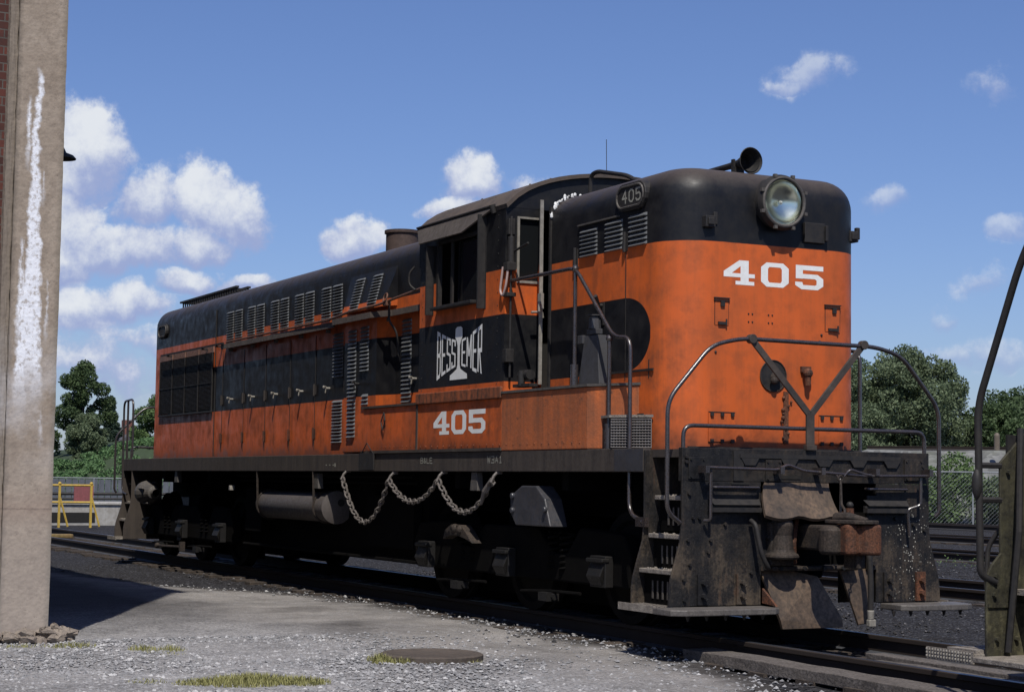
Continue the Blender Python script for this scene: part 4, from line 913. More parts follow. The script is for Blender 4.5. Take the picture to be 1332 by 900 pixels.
# coupler
g = MB(); nu, nv_ = 14, 8
for k in (0, 1):
    for i in range(nu+1):
        for j in range(nv_+1):
            u = i/nu; v = j/nv_; y = .47-.66*u+.10*v*(1-u); x = -.004-.17*v**1.6; z = 1.30-.27*v-.03*v*abs(math.sin(u*math.pi*2.2))*(1 if j == nv_ else .3)
            g.v.append((x+(.02 if k else 0), y, z-(.022 if k else 0)))
m_ = (nu+1)*(nv_+1)
for k in (0, 1):
    for i in range(nu):
        for j in range(nv_): a_ = k*m_+i*(nv_+1)+j; g.f.append((a_, a_+1, a_+nv_+2, a_+nv_+1))
for i in range(nu):
    a_ = i*(nv_+1)+nv_; g.f.append((a_, a_+nv_+1, m_+a_+nv_+1, m_+a_))
for j in range(nv_):
    g.f.append((j, j+1, m_+j+1, m_+j)); a_ = nu*(nv_+1)+j; g.f.append((a_, a_+1, m_+a_+1, m_+a_))
part('coupler_shield', g, TANST, smooth=True)
g = MB(); g.box(-.34, .3, -.11, .11, .74, .95); g.lathe((-.40, .06, .71), (0, 0, 1), [(0, .0001), (0, .10), (.03, .115), (.2, .115), (.24, .09), (.24, .0001)], 18)
g.box(-.06, .12, .20, .44, .60, .97); g.lathe((-.06, .33, .66), (0, 0, 1), [(0, .0001), (0, .145), (.04, .15), (.06, .105), (.2, .085), (.3, .10), (.36, .06), (.36, .0001)], 18)
g.box(-.06, .12, -.48, .42, .56, .60)
CP_ = part('coupler', g, CAST, bevel=.02)
g = MB(); g.prism([(-.42, -.03), (-.47, .06), (-.60, .07), (-.64, .01), (-.625, -.04), (-.68, -.06), (-.735, -.11), (-.73, -.19), (-.66, -.225), (-.55, -.21), (-.44, -.16)], .715, .965, 'z')
part('coupler_knuckle', g, RUSTC, CP_, bevel=.025, seg=3)
g = MB(); g.prism([(-.34, .10), (-.50, .09), (-.66, .03), (-.745, -.09), (-.72, -.17), (-.60, -.17), (-.48, -.12), (-.34, -.10)], .967, 1.0, 'z'); g.tube([(-.36, 0, 1.01), (-.5, -.03, 1.02), (-.66, -.10, 1.0)], [.05, .045, .02], n=8)
g.box(-.5, -.36, -.2, -.08, .60, .72); g.cyl((-.56, -.09, .60), (-.56, -.09, 1.03), .03); part('coupler_head', g, CAST, CP_, bevel=.012)
g = MB(); g.box(-.03, .02, -.36, .22, .585, .60)
for yy in (.34, .1, -.1, -.3): g.bolt((-.06, yy, .58), (-1, 0, 0), .022, .02)
part('carrier_bolts', g, PIL, CP_)
g = MB(); g.tube([(-.45, -.02, 1.0), (-.42, -.05, 1.08), (-.2, -.18, 1.12), (-.16, -.2, 1.33)], .011, bend=.03); g.torus((-.16, -.2, 1.34), (1, 0, 0), .025, .008, 12, 6); part('lift_link', g, CAST, CP_)
g = MB(); g.tube([(.14, -.52, 1.0), (-.06, -.50, 1.0), (-.09, -.49, .86)], .022, bend=.05); g.box(-.07, .02, -.40, -.30, .95, 1.06); g.cyl((-.09, -.35, .98), (-.09, -.35, 1.09), .035); g.tube([(-.02, .15, 1.0), (-.05, .2, .8), (-.03, .18, .62)], .02, n=6); part('train_pipe', g, RUSTC)
g = MB(); g.tube([(-.03, .62, .98), (-.10, .62, .95), (-.13, .58, .70), (-.12, .50, .58), (-.03, .46, .60)], .02, bend=.08); part('signal_hose', g, BLK, smooth=True)
g = MB()
for k in range(9): g.torus((-.30-.004*k, -.30+.012*k, .98-.035*k), (1, k % 2, 0), .018, .005, 8, 5)
part('lever_chain', g, CAST)
g = MB(); g.tube([(-.04, -.46, .90), (-.12, -.47, .86), (-.17, -.49, .72), (-.18, -.50, .50), (-.18, -.50, .22)], .026, bend=.08); part('air_brake_hose', g, BLK, smooth=True)
g = MB(); g.cyl((-.18, -.50, .23), (-.18, -.50, .15), .032, .026); g.box(-.205, -.155, -.54, -.47, .09, .152); part('gladhand', g, STEELW, bevel=.008)
g = MB(); g.ball((-.09, -.35, 1.115), .032, 8); part('angle_cock', g, BLK)
# snowplough apron
g = MB(); A_ = [(.06, .47, .56), (.0, .10, .52), (-.05, -.12, .49), (-.20, -.30, .10), (-.30, .10, .085), (-.22, .38, .10)]
g.add([(.04, .48, .56), (.04, .22, .57), (-.0, -.08, .51), (-.07, -.28, .16), (-.08, -.29, .085), (-.12, .36, .085), (-.12, .38, .16)]+[(.06, .48, .55), (.06, .22, .56), (.03, -.08, .50), (-.04, -.28, .15), (-.05, -.29, .08), (-.09, .36, .08), (-.09, .38, .15)],
      [(0, 1, 2, 3, 6), (6, 3, 4, 5), (7, 13, 10, 9, 8), (13, 12, 11, 10), (0, 7, 8, 1), (1, 8, 9, 2), (2, 9, 10, 3), (3, 10, 11, 4), (4, 11, 12, 5), (5, 12, 13, 6), (6, 13, 7, 0)])
part('apron', g, TANST)
g = MB(); g.add([(.03, -.34, .56), (.03, -.62, .57), (-.02, -.66, .12), (-.04, -.48, .10), (.05, -.34, .55), (.05, -.62, .56), (-.0, -.66, .11), (-.02, -.48, .09)], [(0, 1, 2, 3), (7, 6, 5, 4), (0, 4, 5, 1), (1, 5, 6, 2), (2, 6, 7, 3), (3, 7, 4, 0)]); part('apron', g, TANST)
# footboards
for y0, y1 in ((.50, 1.55), (-1.56, -.74)):
    g = MB(); g.prism([(0-.002, y0), (-.30, y0+.02 if y0 > 0 else y0+.06), (-.34, y0+.08 if y0 > 0 else y0+.14), (-.34, y1-.12), (-.28, y1), (-.002, y1)], .225, .275, 'z'); fb = part('footboard', g, worn('footboard_steel', (.10, .09, .085), (.16, .145, .13), dirt_amt=.5, rough=.5, scale=10), bevel=.008)
    g = MB()
    for k in range(5): g.cyl((-.25, y0+.15+k*.18, .225), (-.25, y0+.15+k*.18, .18), .02, .008, n=6)
    part('footboard_bolts', g, BLK, fb)
g = MB(); g.add([(-.05, .50, .30), (-.25, .50, .285), (-.05, .50, .42), (-.05, .52, .30), (-.25, .52, .285), (-.05, .52, .42)], [(0, 1, 2), (5, 4, 3), (0, 3, 4, 1), (1, 4, 5, 2), (2, 5, 3, 0)]); part('footboard_gusset', g, RUSTC)
# corner steps
for s, X0, X1 in ((1, .03, .60), (-1, .03, .60), (1, 17.42, 17.95), (-1, 17.42, 17.95)):
    rear = X0 > 10; inner = s*.98; xo = X1 if not rear else X0
    g = MB(); g.prism(prof(s, 1.56, .24)+[(s*.75, .24), (s*.75, 1.56)], xo, xo+.02 if not rear else xo-.02, 'x'); PSP = part('step_side_plate', g, PIL if not rear else DBR, bevel=.003)
    if rear: g = MB(); g.prism(prof(s, 1.56, .24)+[(s*.75, .24), (s*.75, 1.56)], 17.96, 17.985, 'x'); part('rear_pilot_sheet', g, DBR)
    for k, (z, yo) in enumerate(((1.17, 1.18), (.85, 1.24), (.56, 1.33))):
        yi = yo-.26
        g = MB(); g.box(X0+.02, X1-.005, s*yi, s*yo, z-.03, z+.008); st = part('step', g, TREAD, bevel=.006)
        g = MB()
        for q in range(40): g.ball((random.uniform(X0+.04, X1-.03), s*random.uniform(yi+.02, yo-.01), z+.008), .011, 3)
        part('tread_studs', g, TREAD, st)
        g = MB(); g.box(X0+.04, X1-.02, s*(yo-.06), s*(yo-.05), z-.29, z-.031)
        part('step_riser', g, UND, st)
        g = MB()
        for q in range(4):
            x = X0+.16+q*.08; g.box(x, x+.022, s*(yo-.049), s*(yo-.044), z-.24, z-.09)  # paler bars paint in the lit plate seen through the riser slits
        part('riser_lit_bars', g, GREY, st)
    g = MB(); g.box(X0, X1+.02, s*1.14, s*1.50, .235, .262)
    for q in range(9): g.box(X0+.02, X1, s*(1.16+q*.038), s*(1.17+q*.038), .262, .275)
    g.box(X0, X1+.02, s*1.501, s*1.515, .225, .285); part('bottom_step', g, TREAD)
# rear coupler stub and frame ends
g = MB(); g.box(17.7, 18.5, -.14, .14, .72, .98); g.box(17.955, 17.99, -1.276, 1.276, 1.25, 1.57); part('rear_coupler', g, BLK, bevel=.02)

# ---- trucks ----------------------------------------------------------
WHM = worn('wheel_steel', (.006, .0055, .005), (.010, .009, .008), dirt=(.014, .012, .01), dirt_amt=.4, rough=.9, spec=.1)
def truck(cx, xs):
    g = MB()
    y = 1.03
    lo, hi = min(xs), max(xs)
    g.prism([(lo-.45, .62), (lo-.30, .82), (lo+.5, .86), (lo+.75, .62), (cx-.95, .60), (cx-.6, .84), (cx+.6, .84), (cx+.95, .60), (hi-.75, .62), (hi-.5, .86), (hi+.30, .82), (hi+.45, .62), (hi+.4, .34), (lo-.4, .34)], .92, 1.05, 'y'); g.box(lo-.3, hi+.3, -.5, -.46, .06, .9); g.box(lo-.3, hi+.3, .5, .54, .10, .8)  # also inner plates added to block the lit ground showing between wheels
    g.prism([(lo-.45, .62), (hi+.45, .62), (hi+.4, .42), (lo-.4, .42)], -1.05, -.92, 'y'); g.box(cx-.3, cx+.3, -.92, .92, .5, 1.0)
    TR = part('truck_frame', g, UND, bevel=.02)
    for x in xs:
        g = MB()
        for s in (1, -1):
            g.lathe((x, s*.70, .51), (0, s, 0), [(-.05, .54), (0, .535), (.0, .51), (.10, .51), (.10, .43), (.06, .40), (.07, .15), (.14, .12), (.14, 0)], 32)
        g.cyl((x, -.75, .51), (x, .75, .51), .09); part('wheelset', g, WHM, TR, smooth=True)
        g = MB(); g.box(x-.14, x+.14, 1.051, 1.14, .34, .62); g.add([(x-.13, 1.14, .56), (x+.13, 1.14, .56), (x+.13, 1.19, .44), (x-.13, 1.19, .44), (x+.11, 1.15, .36), (x-.11, 1.15, .36)], [(0, 1, 2, 3), (3, 2, 4, 5), (0, 3, 5), (1, 4, 2)]); g.box(x-.15, x+.15, 1.1, 1.18, .565, .60)
        part('journal_box', g, JB, TR, bevel=.008)
    for x in (lo+.95, hi-.95):
        g = MB(); g.box(x-.09, x+.09, 1.07, 1.20, .16, .24); g.cyl((x-.12, 1.13, .20), (x+.12, 1.13, .20), .03, n=8); part('brake_shoe_key', g, JB, TR)
        g = MB(); g.tube([(x-.6, 1.12, .26), (x, 1.12, .25), (x+.6, 1.12, .22)], .016, n=6); part('brake_rod', g, UND, TR)
        for q in (-.12, .12):
            g = MB(); N_ = 60; g.tube([(x+q+.07*math.cos(k*.65), 1.0+.07*math.sin(k*.65), .45+.36*k/N_) for k in range(N_)], .014, n=5); part('spring', g, UND, TR)
    return TR
TRF = truck(3.60, (1.65, 3.6, 5.55)); TRR = truck(14.95, (13.0, 14.95, 16.9))
g = MB(); g.prism([(4.95, .66), (4.90, .76), (4.75, .82), (4.50, .82), (4.36, .74), (4.22, .64), (4.40, .68), (4.60, .71), (4.80, .70)], 1.06, 1.18, 'y'); g.ball((4.66, 1.17, .78), .05); g.ball((4.52, 1.17, .77), .05); part('spring_saddle', g, CAST, TRF, bevel=.008)
# ---- underbody equipment
g = MB(); g.lathe((8.36, 1.06, .93), (1, 0, 0), [(0, .0001), (.0, .10), (.03, .205), (.05, .205), (.06, .185), (2.62, .185), (2.70, .15), (2.74, .0001)], 32)
TK = part('air_reservoir', g, worn('dusty_reservoir', (.08, .068, .062), (.11, .095, .088), dirt=(.06, .05, .045), dirt_amt=.6, rough=.6, scale=4), smooth=True)
g = MB()
for x in (8.72, 10.9): g.torus((x, 1.06, .93), (1, 0, 0), .195, .014, 24, 6); g.tube([(x, 1.245, .95), (x, 1.26, 1.38)], .016, n=6)
part('tank_strap', g, CAST, TK)
g = MB(); g.cyl((8.385, 1.02, .99), (8.352, 1.02, .99), .045, n=12); part('tank_port', g, DARK, TK)
def bcyl(x, s_):
    g = MB(); 
    if s_ == 0:
        g.prism([(x-.42, .86), (x+.30, .86), (x+.42, .98), (x+.42, 1.14), (x+.18, 1.24), (x-.12, 1.24), (x-.30, 1.12)], 1.08, 1.27, 'y'); g.cyl((x+.35, 1.2, 1.0), (x+.35, 1.3, 1.0), .03); g.cyl((x+.35, 1.2, 1.14), (x+.35, 1.3, 1.14), .03); g.cyl((x-.33, 1.26, 1.02), (x-.33, 1.30, 1.02), .03)
    else:
        g.lathe((x-.1, 1.2, 1.02), (1, 0, 0), [(-.2, .06), (-.12, .07), (-.1, .11), (0, .13), (.3, .20), (.42, .19), (.50, .12), (.52, 0)], 20)
        for k in range(4):
            a = k*math.pi/2+.4; g.box(x-.1, x+.2, 1.2+.16*math.cos(a)-.012, 1.2+.16*math.cos(a)+.03, 1.02+.18*math.sin(a)-.012, 1.02+.18*math.sin(a)+.012)
    part('brake_cylinder', g, BGREY if s_ == 0 else GREY, bevel=.012)
bcyl(2.75, 0); bcyl(16.45, 1)
for x, z in ((14.85, 1.30), (4.05, 1.28), (8.65, 1.26), (12.15, 1.14)):
    q_ = .35 if x == 12.15 else 1
    g = MB(); g.prism([(x-.09*q_, z-.1*q_), (x+.09*q_, z-.1*q_), (x+.06*q_, z+.09*q_), (x-.06*q_, z+.09*q_)], 1.18, 1.25, 'y'); part('jacking_lug', g, GREY if x != 12.15 else STEELW, bevel=.005)
g = MB(); g.tube([(14.4, 1.25, .22), (15.6, 1.30, .20)], .02, n=6); g.ball((15.62, 1.30, .20), .045, 5); g.box(14.36, 14.42, 1.22, 1.3, .16, .3); part('brake_lever', g, CAST)
g = MB(); g.box(14.9, 15.1, 1.10, 1.14, .3, .5); part('sand_pipe', g, CAST)
# steel pipes in the dark underbody
g = MB()
for (y, z) in ((1.12, 1.32), (1.05, 1.25), (1.0, .36)): g.tube([(5.9, y, z), (12.2, y, z)], .02, n=6)
g.box(6.1, 7.5, .92, 1.02, .5, 1.1); g.box(11.3, 12.0, .92, 1.05, .55, 1.15); part('underbody_piping', g, UND)

# hanging safety chain (lies on hooks, own thing)
g = MB()
hooks = [(7.57, 1.30), (6.13, 1.28), (4.79, 1.29), (3.48, 1.29)]; sag = [.50, .24, .33]
P_ = []
for (a, b, sg) in zip(hooks[:-1], hooks[1:], sag):
    n_ = 60
    for k in range(n_): q = k/n_; P_.append(Vector((a[0]+(b[0]-a[0])*q, 1.315, a[1]+(b[1]-a[1])*q-sg*4*q*(1-q))))
P_.append(Vector((hooks[-1][0], 1.315, hooks[-1][1])))
acc = 0; last = P_[0]; i = 0; k = 0; pos = [P_[0]]
for p in P_[1:]:
    acc += (p-last).length; last = p
    if acc > .062: pos.append(p); acc = 0
for k in range(len(pos)-1):
    a, b = pos[k], pos[k+1]; d = norm(b-a); side_v = Vector((0, 1, 0)) if k % 2 else d.cross(Vector((0, 1, 0)))
    side_v = norm(side_v+Vector((0, .3, 0))); c = (a+b)/2; L_ = .05; w_ = .027
    side_v = norm(side_v-d*side_v.dot(d))
    ring = []
    for j in range(12):
        th = 2*math.pi*j/12; ring.append(c+d*(math.cos(th)*L_)+side_v*(math.sin(th)*w_))
    g.tube(ring+[ring[0]], .011, n=5, caps=False)
CH = g.build('chain', CHN, smooth=True); tag(CH, 'heavy grey steel chain hanging in three loops under the locomotive sill', 'chain')
g = MB()
for x, z in hooks: g = MB(); g.tube([(x, 1.25, z+.09), (x, 1.30, z+.04), (x, 1.33, z-.02), (x, 1.31, z-.05), (x, 1.285, z-.02)], .016, n=6); g.box(x-.03, x+.03, 1.22, 1.27, z+.06, z+.11); part('chain_hook', g, CHN)
g = MB()
g.tube([(3.5, 1.31, 1.30), (3.62, 1.33, 1.18), (3.72, 1.32, 1.05)], [.02, .03, .015], n=8)
part('chain_end', g, CHN)

# ------------------------------------------------------------------ SECOND LOCOMOTIVE (edge of frame)
OLV = pilot_mat('grimy_end_steel', ol=True) or worn('grimy_olive_steel', (.085, .075, .045), (.04, .038, .03), dirt=(.018, .017, .016), dirt_amt=.75, rough=.65, scale=3, streak=.6, bmp=.4)
L2 = thing('locomotive', 'grimy olive locomotive end with steps and tall black grab rail at the right edge', 'locomotive', (-8, 0, 0))
XP = -3.67
g = MB(); pr = [(1.30, .20), (1.30, .55), (1.295, .72), (1.25, .79), (1.18, .86), (1.18, 1.44), (.92, 1.68), (.35, 1.70)]
g.prism(pr+[(.35, .20)], XP-.02, XP, 'x'); PS2 = g.build('pilot_sheet', OLV, L2, bevel=.004)
g = MB(); g.prism([(-a, b) for a, b in pr]+[(-.35, .20)], XP-.02, XP, 'x'); g.build('pilot_sheet', OLV, L2, bevel=.004)
g = MB(); g.box(XP-.022, XP-.001, -.349, .349, .75, 1.69); g.box(XP+.001, XP+.02, -1.1, 1.1, 1.40, 1.62); g.build('end_beam', BLK, L2)
g = MB(); g.box(XP-.032, XP-.021, .9, 1.29, .52, .545)
for y, z in ((1.23, .72), (1.24, .60), (1.08, .60), (1.22, .32), (1.06, .32), (1.12, 1.38), (1.05, 1.15)): g.bolt((XP-.022, y, z), (-1, 0, 0), .018, .02)
g.build('bolts', OLV, PS2)
for s in (1, -1):
    g = MB(); g.box(-4.35, XP-.025, s*.98, s*1.42, .18, .215); g.build('bottom_step', TREAD, L2, bevel=.006)
    g = MB(); g.box(-4.33, XP-.025, s*.80, s*1.10, .60, .635)
    for q in range(60): g.ball((random.uniform(-4.3, XP-.05), s*random.uniform(.82, 1.09), .636), .012, 3)
    g.build('step', TREAD, L2)
    g = MB(); g.box(-4.33, XP-.03, s*.82, s*.83, .22, .60); g.build('step_riser', UND, L2)
    g = MB(); g.prism([(s*a, b) for a, b in pr]+[(s*.35, .20)], -4.37, -4.35, 'x'); g.build('step_side_plate', OLV, L2)
    g = MB(); g.tube([(XP-.02, s*1.22, .68), (XP, s*1.33, .72), (XP, s*1.345, 1.80), (XP-.36, s*1.32, 2.66), (XP-.62, s*1.3, 3.1), (-6.2, s*1.3, 3.1)], .024, bend=.12)
    for z in (1.42, 1.20): g.tube([(XP-.01, s*1.17, z), (XP, s*1.34, z)], .02, n=6)
    g.ball((XP, s*1.355, 1.30), .034, 6, (1, 1, 3)); g.build('grab_rail', BLK, L2, smooth=True)
    g = MB(); g.box(XP+.001, XP+.30, s*.55, s*1.38, .185, .225)
    for q in range(7): g.box(XP+.02, XP+.30, s*(.58+q*.115), s*(.66+q*.115), .2251, .25)
    g.box(XP+.002, XP+.46, s*1.381, s*1.392, .165, .24); fb2 = g.build('footboard', TREAD, L2)
    g = MB()
    for a_ in range(16):
        for b_i in range(3): g.ball((XP+.03+a_*.028, s*1.393, .182+b_i*.022), .009, 3)
    g.build('tread_studs', STEELW, fb2)
g = MB(); g.tube([(XP-.03, 1.02, 1.66), (XP-.10, 1.10, 1.0), (XP-.06, 1.16, .24)], .022, n=8); g.build('diagonal_pipe', BLK, L2)
g = MB(); g.box(-12.2, -4.38, -1.28, 1.28, 1.45, 1.62); g.box(-4.36, XP-.025, -.8, .8, 1.5, 1.6); g.build('deck', BLK, L2)
g = hood(-10.5, -6.0, 1.0, 1.63, 3.3, .2, .2, .2); g.build('hood', OLV, L2, smooth=True)
g = MB(); g.box(-3.2, XP-.3, -.13, .13, .74, .98); g.box(-3.15, -2.9, -.18, .18, .70, 1.0); g.build('coupler', CAST, L2, bevel=.02)
for x in (-5.6, -7.6, -9.6):
    g = MB()
    for s in (1, -1): g.lathe((x, s*.70, .46), (0, s, 0), [(-.05, .49), (0, .48), (.0, .46), (.10, .46), (.1, .4), (.07, .1), (.12, 0)], 24)
    g.cyl((x, -.75, .46), (x, .75, .46), .08); g.build('wheelset', UND, L2, smooth=True)
g = MB(); g.box(-10.6, -4.9, .92, 1.04, .35, .8); g.box(-10.6, -4.9, -1.04, -.92, .35, .8); g.build('truck_frame', UND, L2)
g = MB(); g.tube([(XP+.02, 1.12, 1.05), (XP+.10, 1.18, .9), (XP+.10, 1.2, .62), (XP+.04, 1.14, .52), (XP+.0, 1.1, .56)], .016, bend=.05); g.ball((XP+.04, 1.14, .55), .02, 5); g.build('signal_hose', BLK, L2)

# ------------------------------------------------------------------ ENGINE HOUSE
def concrete():
    m, t, b = new_mat('stained_concrete'); P = obj_co(t); x, y, z = t.sep(P)
    n1 = t.noise(P, 2.2, 6, .65); n2 = t.noise(P, 16, 5, .7); n3 = t.noise(t.comb(0.0, y, t.m('MULTIPLY', z, .5)), 5, 5, .7)
    c = t.mix(t.mr(n1, .3, .7), (.27, .215, .165), (.37, .305, .24))
    c = t.mix(t.mr(n2, .45, .75, 0, .6), c, (.16, .125, .095))
    pores = t.vor(P, 30); c = t.mix(t.m('MULTIPLY', t.mr(pores.outputs['Distance'], .05, .15, .9, 0), t.mr(n1, .42, .6)), c, (.08, .065, .05))
    # mossy dark margins (real staining)
    ed = t.mr(t.m('ADD', y, t.m('MULTIPLY', t.m('SUBTRACT', n2, .5), .03)), 5.68, 5.745, 1, 0); c = t.mix(t.m('MULTIPLY', ed, t.mr(z, 0, 4, .75, .5)), c, (.075, .075, .055))
    le = t.mr(t.m('ADD', y, t.m('MULTIPLY', t.m('SUBTRACT', n2, .5), .05)), 6.07, 6.11); c = t.mix(t.m('MULTIPLY', le, .55), c, (.12, .10, .08))
    ck = t.m('ABSOLUTE', t.m('SUBTRACT', t.m('ADD', z, t.m('MULTIPLY', t.m('SUBTRACT', t.noise(P, 3, 5, .7), .5), .12)), .98)); c = t.mix(t.mr(ck, .002, .012, .75, 0), c, (.07, .055, .045))
    c = t.mix(t.mr(t.m('ADD', ck, t.m('MULTIPLY', t.m('SUBTRACT', n1, .5), .3)), 0, .2, .35, 0), c, (.30, .20, .14))
    lw = t.mr(t.m('ADD', z, t.m('MULTIPLY', n1, 1.2)), .5, 2.4, .45, 0); c = t.mix(lw, c, (.36, .32, .29))
    # white run-off
    def run(y0, zt, zb, w0, w1, amp, sc):
        wob = t.m('MULTIPLY', t.m('SUBTRACT', t.noise(t.comb(0.0, 0.0, z), sc, 4, .7), .5), amp)
        d = t.m('ABSOLUTE', t.m('SUBTRACT', t.m('ADD', y, wob), y0))
        w = t.mr(z, zt, zb, w0, w1); w = t.m('ADD', w, t.m('MULTIPLY', t.m('SUBTRACT', t.noise(P, 7, 6, .72), .5), .10))
        k = t.mr(t.m('SUBTRACT', w, d), -.012, .012)
        return t.m('MULTIPLY', t.m('MULTIPLY', k, t.mr(z, zb, zb+.35)), t.m('MULTIPLY', t.mr(z, zt, zt+.1, 1, 0), 1.0))
    k = run(5.93, 4.75, 1.95, .014, .10, .20, 1.8)
    for a in ((6.0, 4.5, 3.9, .005, .02, .06, 4), (6.03, 3.25, 2.3, .008, .03, .10, 3), (5.86, 3.9, 3.6, .0, .016, .03, 4), (5.87, 3.1, 1.9, .0, .05, .1, 2.5), (6.01, 3.3, 1.85, -.005, .06, .10, 2), (5.8, 2.9, 2.4, -.01, .02, .08, 3), (5.82, 1.75, 1.5, .005, .015, .05, 3)): k = t.m('MAXIMUM', k, run(*a))
    fade = t.mr(t.noise(P, 24, 4, .7), .34, .5, .25, 1)
    c = t.mix(t.m('MULTIPLY', k, fade), c, (.78, .79, .82))
    haze = t.m('MULTIPLY', t.mr(t.m('ABSOLUTE', t.m('SUBTRACT', z, 1.9)), 0, .7, .45, 0), t.mr(n1, .4, .6)); c = t.mix(haze, c, (.55, .54, .55))
    t.l.new(c, b.inputs['Base Color']); b.inputs['Roughness'].default_value = .95
    h = t.m('ADD', t.m('MULTIPLY', n2, 1), t.m('MULTIPLY', pores.outputs['Distance'], .6)); bump(t, b, h, .5, .007); return m
def brickmat():
    m, t, b = new_mat('red_brick'); P = obj_co(t); x, y, z = t.sep(P)
    bt = t.n.new('ShaderNodeTexBrick'); t.l.new(t.comb(t.m('ADD', x, y), z, 0.0), bt.inputs['Vector'])
    bt.inputs['Scale'].default_value = 1; bt.inputs['Brick Width'].default_value = .21; bt.inputs['Row Height'].default_value = .075; bt.inputs['Mortar Size'].default_value = .006
    bt.inputs['Color1'].default_value = (.12, .036, .026, 1); bt.inputs['Color2'].default_value = (.055, .022, .018, 1); bt.inputs['Mortar'].default_value = (.10, .09, .08, 1)
    n = t.noise(P, 5, 5, .7); c = t.mix(t.mr(n, .45, .8, 0, .75), bt.outputs['Color'], (.022, .018, .017))
    t.l.new(c, b.inputs['Base Color']); b.inputs['Roughness'].default_value = .9; bump(t, b, t.m('SUBTRACT', t.m('MULTIPLY', n, .3), bt.outputs['Fac']), .8, .012); return m
EH = thing('engine_house', 'tall brick engine house with stained concrete corner pillar at the left edge', 'building', (3.3, 5.7, -.15))
H_ = 10.4
g = MB(); g.box(3.34, 24, 5.80, 6.1, -.3, H_-.2); g.box(3.34, 3.6, 6.1, 22, -.3, H_-.2); g.box(23.7, 24, 6.1, 22, -.3, H_-.2); g.box(3.6, 23.7, 21.7, 22, -.3, H_-.2); g.build('brick_wall', brickmat(), EH)
CM = concrete()
def rough_pillar(name, x0, x1, y0, y1, z0, z1, m, parent, amp=.0025):
    g = MB(); n = 120; c = [(x0, y0), (x0, y1), (x1, y1), (x1, y0)]; K = 6; ring = []
    for i in range(4):
        a, b = c[i], c[(i+1) % 4]
        for k in range(K): ring.append((a[0]+(b[0]-a[0])*k/K, a[1]+(b[1]-a[1])*k/K))
    N_ = len(ring)
    for j in range(n+1):
        z = z0+(z1-z0)*j/n
        for (x, y) in ring: g.v.append((x+random.uniform(-amp, amp), y+random.uniform(-amp, amp), z))
    for j in range(n):
        for k in range(N_): g.f.append((j*N_+k, j*N_+(k+1) % N_, (j+1)*N_+(k+1) % N_, (j+1)*N_+k))
    g.f += [tuple(range(N_)), tuple(range(n*N_, (n+1)*N_))]
    return g.build(name, m, parent, smooth=False)
rough_pillar('concrete_pillar', 3.20, 3.50, 5.695, 6.11, -.10, H_-.21, CM, EH)
rough_pillar('pillar_margin', 3.235, 3.46, 6.115, 6.185, -.10, H_-.22, CM, EH, .003)
g = MB(); g.box(3.1, 24.2, 5.60, 22.2, H_-.2, H_); g.build('roof', ROOF, EH)
g = MB()
def lump(g, c, r):
    b = len(g.v); g.ball(c, r, 5, (1, random.uniform(.8, 1.4), random.uniform(.5, .8)))
    for i in range(b, len(g.v)): x, y, z = g.v[i]; g.v[i] = (x+random.uniform(-r, r)*.22, y+random.uniform(-r, r)*.22, z+random.uniform(-r, r)*.22)
for k in range(46): lump(g, (random.uniform(3.04, 3.28), random.uniform(5.60, 6.35), random.uniform(-.15, -.06)), random.uniform(.03, .075))
for k in range(10): lump(g, (random.uniform(3.1, 3.3), random.uniform(5.52, 5.64), random.uniform(-.15, -.03)), random.uniform(.04, .07))
g.build('broken_footing', worn('footing_rubble', (.30, .25, .20), (.22, .18, .15), dirt=(.10, .085, .07), dirt_amt=.5, rough=.95, scale=9, bmp=1), EH)
WL = thing('wall_lamp', 'small dark metal lamp shade sticking out from the side of the engine house', 'lamp', (4.2, 5.8, 4.3))
g = MB(); g.lathe((4.2, 5.50, 4.225), (0, 0, 1), [(0, .14), (.008, .14), (.035, .115), (.06, .05), (.12, .02)], 24); g.build('shade', BLK, WL, smooth=True)
g = MB(); g.tube([(4.2, 5.50, 4.33), (4.2, 5.50, 4.45), (4.2, 5.8, 4.45)], .015, bend=.08); g.build('arm', BLK, WL)

# manhole
g = MB(); g.lathe((.76, 3.16, -.16), (0, 0, 1), [(0, .42), (.045, .42), (.055, .40), (.055, .37), (.049, .36), (.052, .0001)], 40)
MH = g.build('manhole_cover', worn('iron_cover', (.05, .04, .034), (.085, .065, .052), dirt=(.12, .10, .08), dirt_amt=.5, rough=.8, scale=9, bmp=.8), smooth=True)
tag(MH, 'round rusty iron manhole cover set in the pale gravel', 'manhole cover')
# ------------------------------------------------------------------ grass
def grass_mat(name, a, b_):
    m, t, b = new_mat(name); P = obj_co(t); c = t.mix(t.noise(P, 25, 3), a, b_); t.l.new(c, b.inputs['Base Color']); b.inputs['Roughness'].default_value = .7
    b.inputs['Subsurface Weight'].default_value = 0; return m
GRM = grass_mat('dry_grass', (.17, .18, .055), (.30, .27, .11))
def grass(clusters, label):
    g = MB()
    for (cx, cy, rx, ry, n, h) in clusters:
        for k in range(n):
            a = random.uniform(0, 6.28); r = random.random()**.6; x = cx+rx*r*math.cos(a); y = cy+ry*r*math.sin(a)
            if random.random() < .35*r: continue
            hh = h*random.uniform(.35, 1)*(1-.4*r); th = random.uniform(0, 6.28); w = random.uniform(.002, .0045); le = random.uniform(.1, .8)*hh
            dx_, dy_ = math.cos(th), math.sin(th); px, py = -dy_*w, dx_*w; z = -.155
            g.add([(x-px, y-py, z), (x+px, y+py, z), (x+px*.7+dx_*le*.4, y+py*.7+dy_*le*.4, z+hh*.65), (x-px*.7+dx_*le*.4, y-py*.7+dy_*le*.4, z+hh*.65), (x+dx_*le, y+dy_*le, z+hh)], [(0, 1, 2, 3), (3, 2, 4)])
    return tag(g.build('grass', GRM), label, 'grass', kind='stuff')
